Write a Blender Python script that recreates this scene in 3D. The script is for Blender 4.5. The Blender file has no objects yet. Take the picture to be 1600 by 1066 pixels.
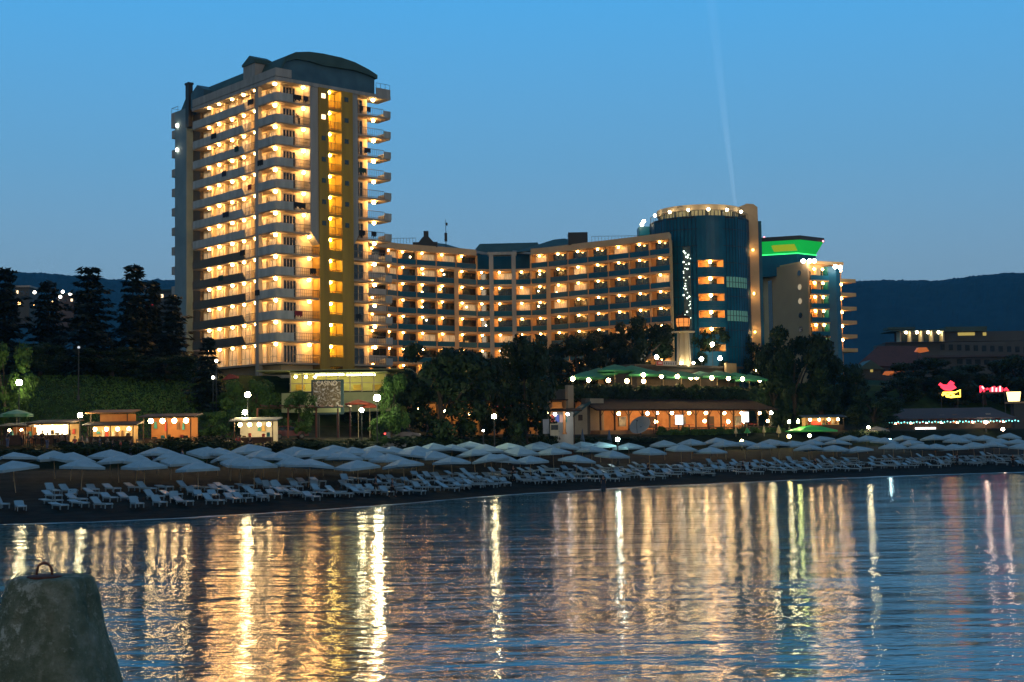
import bpy, math, random
from mathutils import Vector, Matrix, noise as mnoise
from math import sin, cos, pi, sqrt, atan, radians
R = random.Random(7)
sc = bpy.context.scene
COL = sc.collection
# ------------------------------------------------------------------ camera
F = 2200.0
CAMZ = 6.0
cd = bpy.data.cameras.new("camera"); cam = bpy.data.objects.new("camera", cd); COL.objects.link(cam)
cd.sensor_width = 36; cd.lens = 36*F/1600; cd.clip_start = .3; cd.clip_end = 20000
CM = Matrix.Rotation(radians(90)+atan(147/F), 3, 'X') @ Matrix.Rotation(-.015, 3, 'Z')
cam.matrix_world = Matrix.Translation((0, 0, CAMZ)) @ CM.to_4x4()
sc.camera = cam
EYE = Vector((0, 0, CAMZ))
def ray(px, py): return CM @ Vector(((px-800)/F, -(py-533)/F, -1))
def at(px, py, Y):
    r = ray(px, py); return EYE + r*(Y/r.y)
def atz(px, py, z):
    r = ray(px, py); return EYE + r*((z-CAMZ)/r.z)
def pix(p):
    v = CM.transposed() @ (Vector(p)-EYE); return 800+F*v.x/-v.z, 533-F*v.y/-v.z
def lerp(a, b, t): return a+(b-a)*t
def interp(x, pts):
    if x <= pts[0][0]: a, b = pts[0], pts[1]
    elif x >= pts[-1][0]: a, b = pts[-2], pts[-1]
    else:
        for a, b in zip(pts, pts[1:]):
            if a[0] <= x <= b[0]: break
    return a[1]+(b[1]-a[1])*(x-a[0])/(b[0]-a[0])
# ------------------------------------------------------------------ materials
MATS = {}
def nodes(name):
    m = bpy.data.materials.new(name); m.use_nodes = True
    nt = m.node_tree; return m, nt, nt.nodes["Principled BSDF"]
def pm(name, c1, c2=None, scale=1.0, rough=.7, bump=0, metal=0, detail=4, spec=.5, stretch=None):
    """Principled with a noise mix of two colours in object space."""
    if name in MATS: return MATS[name]
    m, nt, b = nodes(name); L = nt.links
    b.inputs['Roughness'].default_value = rough; b.inputs['Metallic'].default_value = metal
    b.inputs['Specular IOR Level'].default_value = spec
    c2 = c2 or tuple(x*.75 for x in c1)
    tc = nt.nodes.new('ShaderNodeTexCoord'); n = nt.nodes.new('ShaderNodeTexNoise')
    n.inputs['Scale'].default_value = scale; n.inputs['Detail'].default_value = detail
    src = tc.outputs['Object']
    if stretch:
        mp = nt.nodes.new('ShaderNodeMapping'); mp.inputs['Scale'].default_value = stretch
        L.new(src, mp.inputs['Vector']); src = mp.outputs['Vector']
    L.new(src, n.inputs['Vector'])
    r = nt.nodes.new('ShaderNodeValToRGB')
    r.color_ramp.elements[0].position = .32; r.color_ramp.elements[1].position = .68
    r.color_ramp.elements[0].color = (*c2, 1); r.color_ramp.elements[1].color = (*c1, 1)
    L.new(n.outputs['Fac'], r.inputs['Fac']); L.new(r.outputs['Color'], b.inputs['Base Color'])
    if bump:
        bp = nt.nodes.new('ShaderNodeBump'); bp.inputs['Strength'].default_value = .6; bp.inputs['Distance'].default_value = bump
        L.new(n.outputs['Fac'], bp.inputs['Height']); L.new(bp.outputs['Normal'], b.inputs['Normal'])
    MATS[name] = m; return m
def em(name, c, s, sample=True):
    if name in MATS: return MATS[name]
    m, nt, b = nodes(name)
    b.inputs['Base Color'].default_value = (*[min(1, x)*.25 for x in c], 1); b.inputs['Specular IOR Level'].default_value = .2
    b.inputs['Emission Color'].default_value = (*c, 1); b.inputs['Emission Strength'].default_value = s
    if not sample: m.cycles.emission_sampling = 'NONE'
    MATS[name] = m; return m
def glass(name, c, rough=.06, spec=.8):
    """dark window glass: nearly black body under a glossy coat that mirrors the sky"""
    m = pm(name, c, tuple(x*.5 for x in c), 1.3, rough, spec=spec); return m
def leafmat(name, c1, c2, scale=.5):
    m = pm(name, c1, c2, scale, .6, spec=.25, detail=6)
    return m
white = pm('white_paint', (.42, .45, .45), (.33, .36, .37), .35, .75)
WARM = (1, .55, .20); WARMW = (1, .64, .29)
# ------------------------------------------------------------------ meshes
class MB:
    def __init__(s): s.v = []; s.f = []; s.mi = []; s.m = 0
    def quad(s, a, b, c, d):
        n = len(s.v); s.v += [Vector(a), Vector(b), Vector(c), Vector(d)]; s.f.append((n, n+1, n+2, n+3)); s.mi.append(s.m); return s
    def poly(s, pts):
        n = len(s.v); s.v += [Vector(p) for p in pts]; s.f.append(tuple(range(n, n+len(pts)))); s.mi.append(s.m); return s
    def hexa(s, p):
        """8 corners: bottom ring of four, top ring of four"""
        n = len(s.v); s.v += [Vector(q) for q in p]
        for f in ((3, 2, 1, 0), (4, 5, 6, 7), (0, 1, 5, 4), (1, 2, 6, 5), (2, 3, 7, 6), (3, 0, 4, 7)):
            s.f.append(tuple(n+i for i in f)); s.mi.append(s.m)
        return s
    def box(s, c, d, ax=None):
        c = Vector(c); ax = ax or (Vector((1, 0, 0)), Vector((0, 1, 0)))
        x, y, z = ax[0]*d[0]/2, ax[1]*d[1]/2, Vector((0, 0, d[2]/2))
        return s.hexa([c-x-y-z, c+x-y-z, c+x+y-z, c-x+y-z, c-x-y+z, c+x-y+z, c+x+y+z, c-x+y+z])
    def prism(s, pts, z0, z1):
        """vertical extrusion of a plan polygon"""
        n = len(s.v); k = len(pts)
        s.v += [Vector((p[0], p[1], z0)) for p in pts]+[Vector((p[0], p[1], z1)) for p in pts]
        for i in range(k):
            j = (i+1) % k; s.f.append((n+i, n+j, n+k+j, n+k+i)); s.mi.append(s.m)
        s.f.append(tuple(n+i for i in reversed(range(k)))); s.f.append(tuple(n+k+i for i in range(k))); s.mi += [s.m]*2
        return s
    def extr(s, pts, off):
        """any planar polygon pushed along OFF"""
        n = len(s.v); k = len(pts); off = Vector(off)
        s.v += [Vector(p) for p in pts]+[Vector(p)+off for p in pts]
        for i in range(k):
            j = (i+1) % k; s.f.append((n+i, n+j, n+k+j, n+k+i)); s.mi.append(s.m)
        s.f.append(tuple(n+i for i in reversed(range(k)))); s.f.append(tuple(n+k+i for i in range(k))); s.mi += [s.m]*2
        return s
    def tube(s, a, b, r0, r1=None, k=6, cap=True):
        a, b = Vector(a), Vector(b); r1 = r0 if r1 is None else r1
        d = (b-a).normalized(); u = d.cross(Vector((0, 0, 1)))
        u = u.normalized() if u.length > 1e-4 else Vector((1, 0, 0)); w = d.cross(u)
        n = len(s.v)
        for c, r in ((a, r0), (b, r1)):
            s.v += [c+(u*cos(2*pi*i/k)+w*sin(2*pi*i/k))*r for i in range(k)]
        for i in range(k):
            j = (i+1) % k; s.f.append((n+i, n+j, n+k+j, n+k+i)); s.mi.append(s.m)
        if cap:
            s.f.append(tuple(n+i for i in reversed(range(k)))); s.f.append(tuple(n+k+i for i in range(k))); s.mi += [s.m]*2
        return s
    def path(s, pts, r, k=6):
        """welded bent tube"""
        pts = [Vector(p) for p in pts]; n0 = len(s.v); ref = Vector((.31, .95, .05))
        for i, p in enumerate(pts):
            d = (pts[min(i+1, len(pts)-1)]-pts[max(i-1, 0)]).normalized(); u = d.cross(ref).normalized(); w = d.cross(u)
            rr = r[i] if isinstance(r, (list, tuple)) else r
            s.v += [p+(u*cos(2*pi*j/k)+w*sin(2*pi*j/k))*rr for j in range(k)]
        for i in range(len(pts)-1):
            for j in range(k):
                a = n0+i*k; l = (j+1) % k; s.f.append((a+j, a+l, a+k+l, a+k+j)); s.mi.append(s.m)
        s.f.append(tuple(n0+j for j in reversed(range(k)))); s.f.append(tuple(n0+(len(pts)-1)*k+j for j in range(k))); s.mi += [s.m]*2
        return s
    def lathe(s, c, prof, k=16, a0=0, a1=2*pi):
        c = Vector(c); n = len(s.v); full = abs(a1-a0-2*pi) < 1e-6; kk = k if full else k+1
        for r, z in prof:
            s.v += [c+Vector((r*cos(a0+(a1-a0)*i/k), r*sin(a0+(a1-a0)*i/k), z)) for i in range(kk)]
        for q in range(len(prof)-1):
            for i in range(k):
                j = (i+1) % kk; s.f.append((n+q*kk+i, n+q*kk+j, n+(q+1)*kk+j, n+(q+1)*kk+i)); s.mi.append(s.m)
        return s
    def ball(s, c, r, k=8, rings=5, sz=1):
        prof = [(max(r*sin(pi*i/rings), .002), -r*sz*cos(pi*i/rings)) for i in range(rings+1)]
        return s.lathe(c, prof, k)
    def build(s, name, mat, parent=None, smooth=False, loc=None):
        me = bpy.data.meshes.new(name)
        o0 = parent.location if parent is not None else Vector((0, 0, 0))
        if parent is not None and parent.parent is not None: o0 = o0+parent.parent.location
        if loc is not None: o0 = Vector(loc)
        me.from_pydata([v-o0 for v in s.v], [], s.f)
        for m in (mat if isinstance(mat, (list, tuple)) else [mat]): me.materials.append(m)
        if isinstance(mat, (list, tuple)): me.polygons.foreach_set('material_index', s.mi)
        if smooth: me.polygons.foreach_set('use_smooth', [True]*len(me.polygons))
        o = bpy.data.objects.new(name, me); COL.objects.link(o)
        if parent is not None: o.parent = parent
        if loc is not None: o.location = loc
        return o
def tag(o, label=None, cat=None, group=None, kind=None):
    if label: o['label'] = label
    if cat: o['category'] = cat
    if group: o['group'] = group
    if kind: o['kind'] = kind
    return o
def thing(name, loc, label, cat, group=None):
    o = bpy.data.objects.new(name, None); COL.objects.link(o); o.location = loc; o.empty_display_size = .3
    return tag(o, label, cat, group)
def kids(o): return [c for c in o.children]
def dup(o, loc=None, rz=None, scale=None, label=None, group=None, parent=None):
    c = o.copy(); COL.objects.link(c)
    if parent is not None: c.parent = parent
    if loc is not None: c.location = loc
    if rz is not None: c.rotation_euler = (0, 0, rz)
    if scale is not None: c.scale = scale if isinstance(scale, (tuple, list)) else (scale,)*3
    if label: c['label'] = label
    if group: c['group'] = group
    for k in kids(o): dup(k, parent=c)
    return c
ORD = ['zeroth', 'first', 'second', 'third', 'fourth', 'fifth', 'sixth', 'seventh', 'eighth', 'ninth', 'tenth', 'eleventh', 'twelfth', 'thirteenth', 'fourteenth', 'fifteenth', 'sixteenth', 'seventeenth', 'eighteenth', 'nineteenth']
def ordn(n):
    if n < 20: return ORD[n]
    t = {2: 'twent', 3: 'thirt', 4: 'fort', 5: 'fift', 6: 'sixt', 7: 'sevent', 8: 'eight', 9: 'ninet'}[n//10]
    return t+'ieth' if n % 10 == 0 else t+'y-'+ORD[n % 10]
# ------------------------------------------------------------------ terrain
SHPX = [(-60, 824), (0, 820), (150, 816), (300, 809), (400, 803), (500, 797), (610, 789), (700, 781), (800, 773), (900, 767), (1000, 761), (1100, 757), (1200, 752), (1300, 748), (1400, 744), (1500, 741), (1600, 738), (1700, 736)]
SH = [(atz(a, b, 0).x, atz(a, b, 0).y) for a, b in SHPX]
SH = [(-400, 60), (-120, 82)]+SH+[(SH[-1][0]+60, SH[-1][1]+55), (600, 520)]
def shoreY(X): return interp(X, SH)
PROF = [(-400, -5), (-60, -2.5), (-6, -.35), (0, 0), (4, .22), (10, .7), (40, 3.1), (44, 3.3), (50, 5.6), (53, 5.9), (66, 6.2), (76, 10.5), (88, 14.6), (110, 15.6), (150, 18), (250, 24), (600, 40), (3000, 60), (9000, 60)]
def ground(X, Y): return interp(Y-shoreY(X), PROF)
def on_ground(px, Y):
    """a point on the ground in the column of pixels px at depth Y"""
    p = at(px, 680, Y); return Vector((p.x, Y, ground(p.x, Y)))
def hit_top(px, py, H):
    """where something H metres tall must stand for its top to show at this pixel"""
    r = ray(px, py); lo, hi = 60.0, 400.0; prev = None; Y = 90.0
    while Y < 330:
        p = EYE+r*(Y/r.y); s = Y-shoreY(p.x)
        if s > 1 and ground(p.x, Y)+H >= p.z: return Vector((p.x, Y, ground(p.x, Y)))
        Y += .25
    return None
SKYEL, SKYMIX, SKYG, SKYSTR = 3.0, .95, 11.4, .1
SKYRAMP = [(0, (.24, .38, .475)), (.06, (.235, .375, .48)), (.115, (.205, .37, .52)), (.19, (.14, .375, .62)), (.30, (.085, .395, .78)), (.42, (.045, .26, .55)), (1, (.02, .12, .25))]
FILLSKY = (.19, .22, .25)  # sky behind the camera, toned to fill the hotel fronts
SUNE = .2  # weak low sun added to lift the hotel fronts
HAZE = .9e-4
WAV = (.24, .09, .038, .006)
# ------------------------------------------------------------------ shared building materials
M_render = pm('grey_render', (.38, .36, .33), (.25, .25, .23), .9, .8, stretch=(1.2, 1.2, .12), detail=6)
M_parapet = pm('parapet_render', (.46, .46, .43), (.31, .32, .30), .9, .75, stretch=(1.3, 1.3, .35), detail=7)
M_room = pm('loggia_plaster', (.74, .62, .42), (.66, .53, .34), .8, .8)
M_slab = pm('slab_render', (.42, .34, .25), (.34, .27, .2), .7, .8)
M_yellow = pm('ochre_render', (.44, .27, .035), (.30, .18, .025), .8, .75, stretch=(1.2, 1.2, .1), detail=6)
M_orange = pm('orange_render', (.62, .42, .20), (.54, .35, .15), .5, .8)
M_orange2 = pm('apricot_render', (.60, .43, .25), (.52, .36, .2), .5, .8)
M_glass = glass('dark_glass', (.02, .035, .035), .08)
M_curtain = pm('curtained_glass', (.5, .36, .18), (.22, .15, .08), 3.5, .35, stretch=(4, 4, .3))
for m_ in (M_curtain,):            # curtains given an added glow; on the tower it replaces reflected lamplight
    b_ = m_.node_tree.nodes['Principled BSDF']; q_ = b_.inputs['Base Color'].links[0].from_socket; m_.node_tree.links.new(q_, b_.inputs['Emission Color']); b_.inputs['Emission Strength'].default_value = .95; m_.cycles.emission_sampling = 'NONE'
M_bglass = pm('blue_glass', (.004, .12, .20), (.003, .085, .15), .35, .36, spec=.22)
M_rail = pm('grey_metal', (.16, .16, .15), None, 2, .45, metal=.6)
M_frame = pm('cream_frame', (.5, .42, .3), None, 2, .6)
M_dark = pm('dark_metal', (.03, .035, .035), None, 1, .6)
M_roof = pm('slate_green_roof', (.06, .11, .10), (.04, .08, .075), .4, .6, spec=.2)
M_roof2 = pm('bluegrey_cladding', (.07, .15, .19), (.05, .11, .15), .5, .6, spec=.2)
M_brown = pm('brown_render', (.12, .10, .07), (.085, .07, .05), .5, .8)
ETV = [em('tower_lamp_glass_%s' % n, (1, .53, .165), e) for n, e in (('soft', 80), ('plain', 110), ('bright', 145))]
E_tower = ETV[1]
E_wing = em('wing_lamp_glass', (1, .52, .155), 72)
E_stair = em('stair_lamp_glass', (1, .70, .17), 130)
E_white = em('white_lamp_glass', (1, .9, .72), 50)
# ------------------------------------------------------------------ the tall hotel tower
uR = Vector((.757, .653, 0)); vL = Vector((-.653, .757, 0)); UP = Vector((0, 0, 1))
A0 = at(432, 350, 190); A0.z = 0
def T(u, v, z): return A0+uR*u+vL*v+UP*z
def u_at(px, v=0, py=350):
    r = ray(px, py); a = A0+vL*v-Vector((0, 0, 0))   # solve EYE+r k on the plane
    n = vL; k = (a-EYE).dot(n)/r.dot(n); return ((EYE+r*k)-a).dot(uR)
def v_at(px, u=0, py=350):
    r = ray(px, py); a = A0+uR*u; n = uR; k = (a-EYE).dot(n)/r.dot(n); return ((EYE+r*k)-a).dot(vL)
TAX = (uR, vL)
ZT = at(432, 142.3, 190).z-1.13           # floor level of the top storey
FH = 3.0
NF = 13
tower = thing('hotel_tower', T(9, 9, 14), 'tall cream and ochre hotel tower with rows of lit balconies and a curved roof', 'hotel')
def tb(mb, u0, u1, v0, v1, z0, z1): return mb.hexa([T(u0, v0, z0), T(u1, v0, z0), T(u1, v1, z0), T(u0, v1, z0), T(u0, v0, z1), T(u1, v0, z1), T(u1, v1, z1), T(u0, v1, z1)])
vp = v_at(402); v_end = v_at(302); v_far = v_at(273)
u485, u498, u513, u533, u551, u560, u590, u610 = [u_at(p) for p in (485, 498, 513, 533, 551, 560, 589, 611)]
Zbot = ZT-FH*(NF-1)
Zbase = 13.0
ZR = ZT+2.62                                # underside of the roof slab
D = 1.7
print('tower', vp, v_end, v_far, u485, u498, u513, u533, u551, u560, u590, u610, ZT, Zbot, A0)
core = MB(); tb(core, D, u590-.4, D, v_far, Zbase, ZR); core.build('core_wall', M_room, tower)
# blind end of the long face
m = MB(); tb(m, .05, D+.01, lerp(v_end, v_far, .38), v_far+.05, Zbase, ZR+1.0); m.build('end_wall', pm('sky_tinted_grey_render', (.19, .28, .31), (.14, .22, .25), .4, .8), tower)  # the sky's bluish reflection is put into this wall colour
m = MB(); tb(m, D-.55, D+.02, v_end, lerp(v_end, v_far, .38), Zbase, ZR); m.build('recess_wall', M_brown, tower)  # unlit recess: its darkness is put into the brown colour
# yellow stair shaft and its strips
sh = MB()
tb(sh, u498, u513, -.25, D, Zbase, ZR-.1); tb(sh, u533, u551, -.25, D, Zbase, ZR-.1); tb(sh, u498, u551, D-.35, D+.01, Zbase, ZR-.1)
for k in range(NF):
    z = ZT-FH*k
    tb(sh, u513, u533, -.24, .9, z-.45, z-.08)
    if k >= 7: tb(sh, u513, u533, -.20, .3, z-.08, z+.85)
tb(sh, u498, u551, -.26, D, ZR-.1, ZR+.05)
sh.build('stair_shaft', M_yellow, tower)
zc = ZT-FH*7+2.4
for a, b in ((u485, u498), (u551, u560)):
    m = MB()
    if a == u485: m.extr([T(a, -.05, ZR), T(b, -.05, ZR), T(b, -.05, zc-.9), T(a, -.05, zc+.9)], vL*(D+.1))
    else: m.extr([T(a, -.05, ZR), T(b, -.05, ZR), T(b, -.05, zc+.9), T(a, -.05, zc-.9)], vL*(D+.1))
    m.build('pilaster', M_render, tower)
m = MB(); tb(m, -.08, .5, vp-.45, vp+.45, Zbase, ZR+.02); m.build('corner_pillar', M_render, tower)
LAMPV = [v_at(p) for p in (321.7, 337.4, 357.7, 375.9, 394)]
bayv = [v_end]+[lerp(v_end, vp, t) for t in (.2, .4, .6, .8)]+[vp]
vrail = v_at(384)
for k in range(NF):
    z = ZT-FH*k
    # slab of the storey (floor), one piece wrapping the corner, with its soffit
    s = MB(); zz0, zz1 = z-.27, z
    if k < NF:
        uu = u485 if k < 7 else u498
        # long face, corner and front bay as one L
        pl = [T(.0, v_end, 0), T(.0, .0, 0), T(uu+.02, .0, 0), T(uu+.02, D+.02, 0), T(D+.02, D+.02, 0), T(D+.02, v_end, 0)]
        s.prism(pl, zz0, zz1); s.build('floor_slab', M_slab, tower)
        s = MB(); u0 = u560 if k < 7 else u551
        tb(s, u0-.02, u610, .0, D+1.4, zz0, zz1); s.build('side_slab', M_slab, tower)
    # parapets
    if k < NF-1:
        p = MB(); h = 1.02
        p.extr([T(-.12, vrail, z-.12), T(-.12, v_end, z-.12), T(-.12, v_end, z+h), T(-.12, vrail+(.9 if k % 3 else .2), z+h)], uR*.14)
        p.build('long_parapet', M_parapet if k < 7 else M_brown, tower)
        p = MB()
        p.prism([T(-.16, vp-.46, 0), T(-.16, .35, 0), T(.0, .02, 0), T(.45, -.16, 0), T(2.6, -.16, 0), T(2.6, -.02, 0), T(.5, -.02, 0), T(.12, .1, 0), T(-.02, .4, 0), T(-.02, vp-.46, 0)], z-.12, z+h)
        p.build('corner_parapet', M_parapet, tower)
        r = MB()
        for (a, b, c, d) in ((T(.04, vrail, z), T(.04, vp+.4, z), 0, 1),):
            for i in range(9):
                q = lerp(a, b, i/8); r.tube(q, q+UP*1.05, .022, k=4)
            r.tube(a+UP*1.05, b+UP*1.05, .035, k=4)
        r.build('long_railing', M_rail, tower)
    uu = u485 if k < 7 else u498
    r = MB(); a, b = T(2.6, -.03, z), T(uu, -.03, z)
    for i in range(15):
        q = lerp(a, b, i/14); r.tube(q, q+UP*1.05, .022, k=4)
    r.tube(a+UP*1.05, b+UP*1.05, .04, k=4); r.tube(a+UP*.55, b+UP*.55, .02, k=4); r.tube(a+UP*.12, b+UP*.12, .03, k=4)
    r.build('front_railing', M_rail, tower)
    r = MB(); a, b = T(u560 if k < 7 else u551, -.03, z), T(u590+1.3, -.03, z)
    for i in range(15):
        q = lerp(a, b, i/14); r.tube(q, q+UP*1.05, .022, k=4)
    r.tube(a+UP*1.05, b+UP*1.05, .04, k=4); r.tube(a+UP*.12, b+UP*.12, .03, k=4)
    r.build('side_railing', M_rail, tower)
    p = MB(); p.prism([T(u590+1.35, -.1, 0), T(u610+.05, -.1, 0), T(u610+.05, D+1.4, 0), T(u610-.08, D+1.4, 0), T(u610-.08, .04, 0), T(u590+1.35, .04, 0)], z-.05, z+.92)
    p.build('side_parapet', M_parapet, tower)
    # windows of the long face : frame ring + panes, on the back wall at u = D
    for i in range(5):
        v0, v1 = bayv[i]+(-1)*.25, bayv[i+1]+.25
        w = MB(); w.extr([T(D-.06, v0, z+.02), T(D-.06, v1, z+.02), T(D-.06, v1, z+2.35), T(D-.06, v0, z+2.35)], uR*.1)
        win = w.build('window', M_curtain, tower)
        f = MB(); n = 3
        for q in range(n+1):
            v = lerp(v0, v1, q/n); tb(f, D-.13, D-.05, v-.06, v+.06, z+.02, z+2.4)
        for zz in (.06, .95, 2.37): tb(f, D-.125, D-.05, v1, v0, z+zz-.05, z+zz+.05)
        f.build('window_frame', M_frame, win)
        if i < 4:                            # fins between the rooms
            q = MB(); tb(q, 1.12, D, bayv[i+1]-.1, bayv[i+1]+.1, z, z+FH-.3); q.build('partition', M_room, tower)
        l = MB(); l.ball(T(.55, LAMPV[i], z+FH-.3-.17), .22, 8, 4, .8); l.build('balcony_lamp', R.choice(ETV), tower)
    # corner loggia: window in its long side, plain wall beyond
    w = MB(); w.extr([T(D-.05, vp-.6, z+.02), T(D-.05, 2.7, z+.02), T(D-.05, 2.7, z+2.3), T(D-.05, vp-.6, z+2.3)], uR*.1)
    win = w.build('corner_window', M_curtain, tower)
    f = MB()
    for v in (vp-.62, lerp(vp, 2.7, .5), 2.7): tb(f, D-.11, D-.04, v-.06, v+.06, z+.02, z+2.36)
    tb(f, D-.105, D-.04, 2.7, vp-.62, z+2.28, z+2.38); tb(f, D-.105, D-.04, 2.7, vp-.62, z+.9, z+1.0); f.build('window_frame', M_frame, win)
    l = MB(); l.ball(T(.75, 1.5, z+FH-.3-.2), .26, 8, 4, .8); l.build('corner_lamp', E_tower, tower)
    # front bay
    ue = u485 if k < 7 else u498-.6
    w = MB(); w.extr([T(D+.35, D-.06, z+.02), T(u485-1.4, D-.06, z+.02), T(u485-1.4, D-.06, z+2.4), T(D+.35, D-.06, z+2.4)], vL*.1)
    win = w.build('front_window', M_glass, tower)
    f = MB()
    for q in range(5):
        u = lerp(D+.35, u485-1.4, q/4); tb(f, u-.05, u+.05, D-.13, D-.05, z+.02, z+2.44)
    tb(f, D+.35, u485-1.4, D-.125, D-.05, z+2.36, z+2.46); tb(f, D+.35, u485-1.4, D-.125, D-.05, z+.01, z+.11); f.build('window_frame', M_frame, win)
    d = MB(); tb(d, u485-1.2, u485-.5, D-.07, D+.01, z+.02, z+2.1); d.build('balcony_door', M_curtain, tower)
    l = MB(); l.ball(T(u485-.55 if k < 7 else u498-1.1, .8, z+FH-.3-.2), .24, 8, 4, .8); l.build('front_lamp', R.choice(ETV), tower)
    # stair: window, rail and lamp
    lo = .02 if k < 7 else .86
    w = MB(); w.extr([T(u513+.1, D-.42, z+lo), T(u533-.1, D-.42, z+lo), T(u533-.1, D-.42, z+2.3), T(u513+.1, D-.42, z+2.3)], vL*.06); w.build('stair_window', pm('yellow_blind', (.75, .5, .08), (.6, .34, .03), .8, .6), tower)
    r = MB()
    a, b = T(u513, -.1, z), T(u533, -.1, z)
    for i in range(5): q = lerp(a, b, i/4); r.tube(q, q+UP*1.05, .02, k=4)
    r.tube(a+UP*1.05, b+UP*1.05, .035, k=4); r.tube(a+UP*.1, b+UP*.1, .03, k=4)
    r.build('stair_railing', M_rail, tower)
    l = MB(); l.ball(T(lerp(u513, u533, .3), .55, z+FH-.45-.2), .22, 8, 4, .8); l.build('stair_lamp', E_stair, tower)
    for uu2 in (u_at(505), u_at(541)):
        if k < 7:
            w = MB(); tb(w, uu2-.33, uu2+.33, -.29, -.22, z+1.2, z+1.85); w.build('shaft_window', em('lit_pane', (1, .7, .4), 3.0) if (k < 2 and uu2 < u513) else M_glass, tower)
    # bay on the far side
    u0 = u560+.2 if k < 7 else u551+.15
    w = MB(); w.extr([T(u0, D-.06, z+.02), T(u590-1.3, D-.06, z+.02), T(u590-1.3, D-.06, z+2.35), T(u0, D-.06, z+2.35)], vL*.1); win = w.build('side_window', M_glass, tower)
    f = MB()
    for q in range(4):
        u = lerp(u0, u590-1.3, q/3); tb(f, u-.05, u+.05, D-.13, D-.05, z+.02, z+2.4)
    tb(f, u0, u590-1.3, D-.125, D-.05, z+2.3, z+2.41); tb(f, u0, u590-1.3, D-.125, D-.05, z+.01, z+.1); f.build('window_frame', M_frame, win)
    l = MB(); l.ball(T(u590+.2, 1.0, z+FH-.3-.22), .26, 8, 4, .8); l.build('side_lamp', R.choice(ETV), tower)
    # narrow balconies on the blind end
    s = MB(); tb(s, .3, 2.6, v_far, v_far+1.6, z-.2, z); tb(s, .3, .42, v_far+.05, v_far+1.6, z, z+1.0); tb(s, .42, 2.6, v_far+1.48, v_far+1.6, z, z+1.0); s.build('end_balcony', M_render, tower)
# roof slab, fascia and the barrel vault across the front
s = MB(); s.prism([T(-.2, v_end+.1, 0), T(-.2, -.2, 0), T(u610, -.2, 0), T(u610, D+1.4, 0), T(u590-.2, D+1.4, 0), T(u590-.2, v_far+.3, 0), T(D, v_far+.3, 0), T(D, v_end+.1, 0)], ZR, ZR+.5); s.build('roof_slab', M_render, tower)
p = MB(); p.prism([T(-.15, v_end, 0), T(-.15, -.15, 0), T(2.4, -.15, 0), T(2.4, .05, 0), T(.05, .05, 0), T(.05, v_end, 0)], ZR+.62, ZR+1.75); tb(p, .0, .04, .3, v_end-.2, ZR+.49, ZR+.64)
p.build('roof_parapet', M_render, tower)
p = MB(); p.prism([T(u590, -.15, 0), T(u610, -.15, 0), T(u610, D+1.4, 0), T(u610-.14, D+1.4, 0), T(u610-.14, 0, 0), T(u590, 0, 0)], ZR+.5, ZR+1.5); p.build('terrace_parapet', M_render, tower)
r = MB()
for q in (0, .33, .66, 1): c = T(lerp(u590, u610-.05, q), -.08, ZR+1.5); r.tube(c, c+UP*.7, .03, k=4)
r.tube(T(u590, -.08, ZR+2.2), T(u610-.05, -.08, ZR+2.2), .03, k=4); r.build('terrace_railing', M_rail, tower)
ARP = [(436, 86.5), (462, 81.5), (483.4, 80.8), (505, 83.7), (533.7, 90), (555, 97.3), (577, 108.8), (590, 117.4)]
arch = []
for px, py in ARP:
    r = ray(px, py); n = vL; k = (T(0, .3, 0)-EYE).dot(n)/r.dot(n); q = EYE+r*k; arch.append(((q-A0).dot(uR), q.z))
u_l = .75; arch = [(u_l-.35, ZR+.95), (u_l, ZR+1.3), (1.4, ZR+2.9)]+[(u+(1.1 if u < 1.5 else 0), z) for u, z in arch]
print('arch', arch, ZR)
zs = ZR+.5
inner = [(u, max(zs+.1, z-.35-1.5*max(0, 1-abs(u-9)/9.5))) for u, z in arch]
m = MB(); m.extr([T(inner[0][0]+.5, .75, zs)]+[T(u, .75, z) for u, z in inner[1:-1]]+[T(inner[-1][0]-.25, .75, inner[-1][1]), T(inner[-1][0]-.25, .75, zs)], vL*.3); m.build('gable_wall', M_roof2, tower)
vt = MB(); n = len(arch); vlen = v_far-.8
vt.extr([T(u, .3, z) for u, z in arch]+[T(u, .3, z) for u, z in reversed(inner)], vL*vlen); vt.build('vaulted_roof', M_roof, tower)
m = MB(); tb(m, u_l+.05, u_l+.3, .9, vlen, zs, ZR+1.1); m.build('attic_wall', M_roof2, tower)
blk = MB(); va, vb = v_at(400, .3, 120), v_at(382, .3, 120); zt = at(392, 93, 196).z
tb(blk, .1, 2.6, va, vb, ZR+.5, zt-.9); blk.build('stair_head', M_render, tower)
blk = MB(); blk.extr([T(-.05, va-.15, zt-.9), T(-.05, vb+.15, zt-.9), T(-.05, vb+.15, zt-.6), T(-.05, (va+vb)/2-.4, zt+.35), T(-.05, va-.15, zt-.3)], uR*2.8); blk.build('stair_head_cap', M_roof, tower)
va, vb = v_at(320, .3, 140), v_at(300, .3, 140); zt = at(310, 130, 206).z
blk = MB(); blk.extr([T(.1, va, ZR+.5), T(.1, vb, ZR+.5), T(.1, vb, zt-1.0), T(.1, (va+vb)/2, zt), T(.1, va, zt-1.0)], uR*2.4); blk.build('end_dormer', M_roof2, tower)
va = v_at(294, .2, 140); zt = at(294, 126, 208).z
blk = MB(); tb(blk, .0, .7, va-.5, va+.5, ZR-2, zt-.3); tb(blk, -.1, .8, va-.6, va+.6, zt-.3, zt); blk.build('chimney', M_dark, tower)
p = MB(); va, vb = v_far-.4, v_far+1.6; tb(p, .2, 2.8, va, vb, ZR-1.2, ZR+1.1); p.build('end_terrace', M_render, tower)
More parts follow.
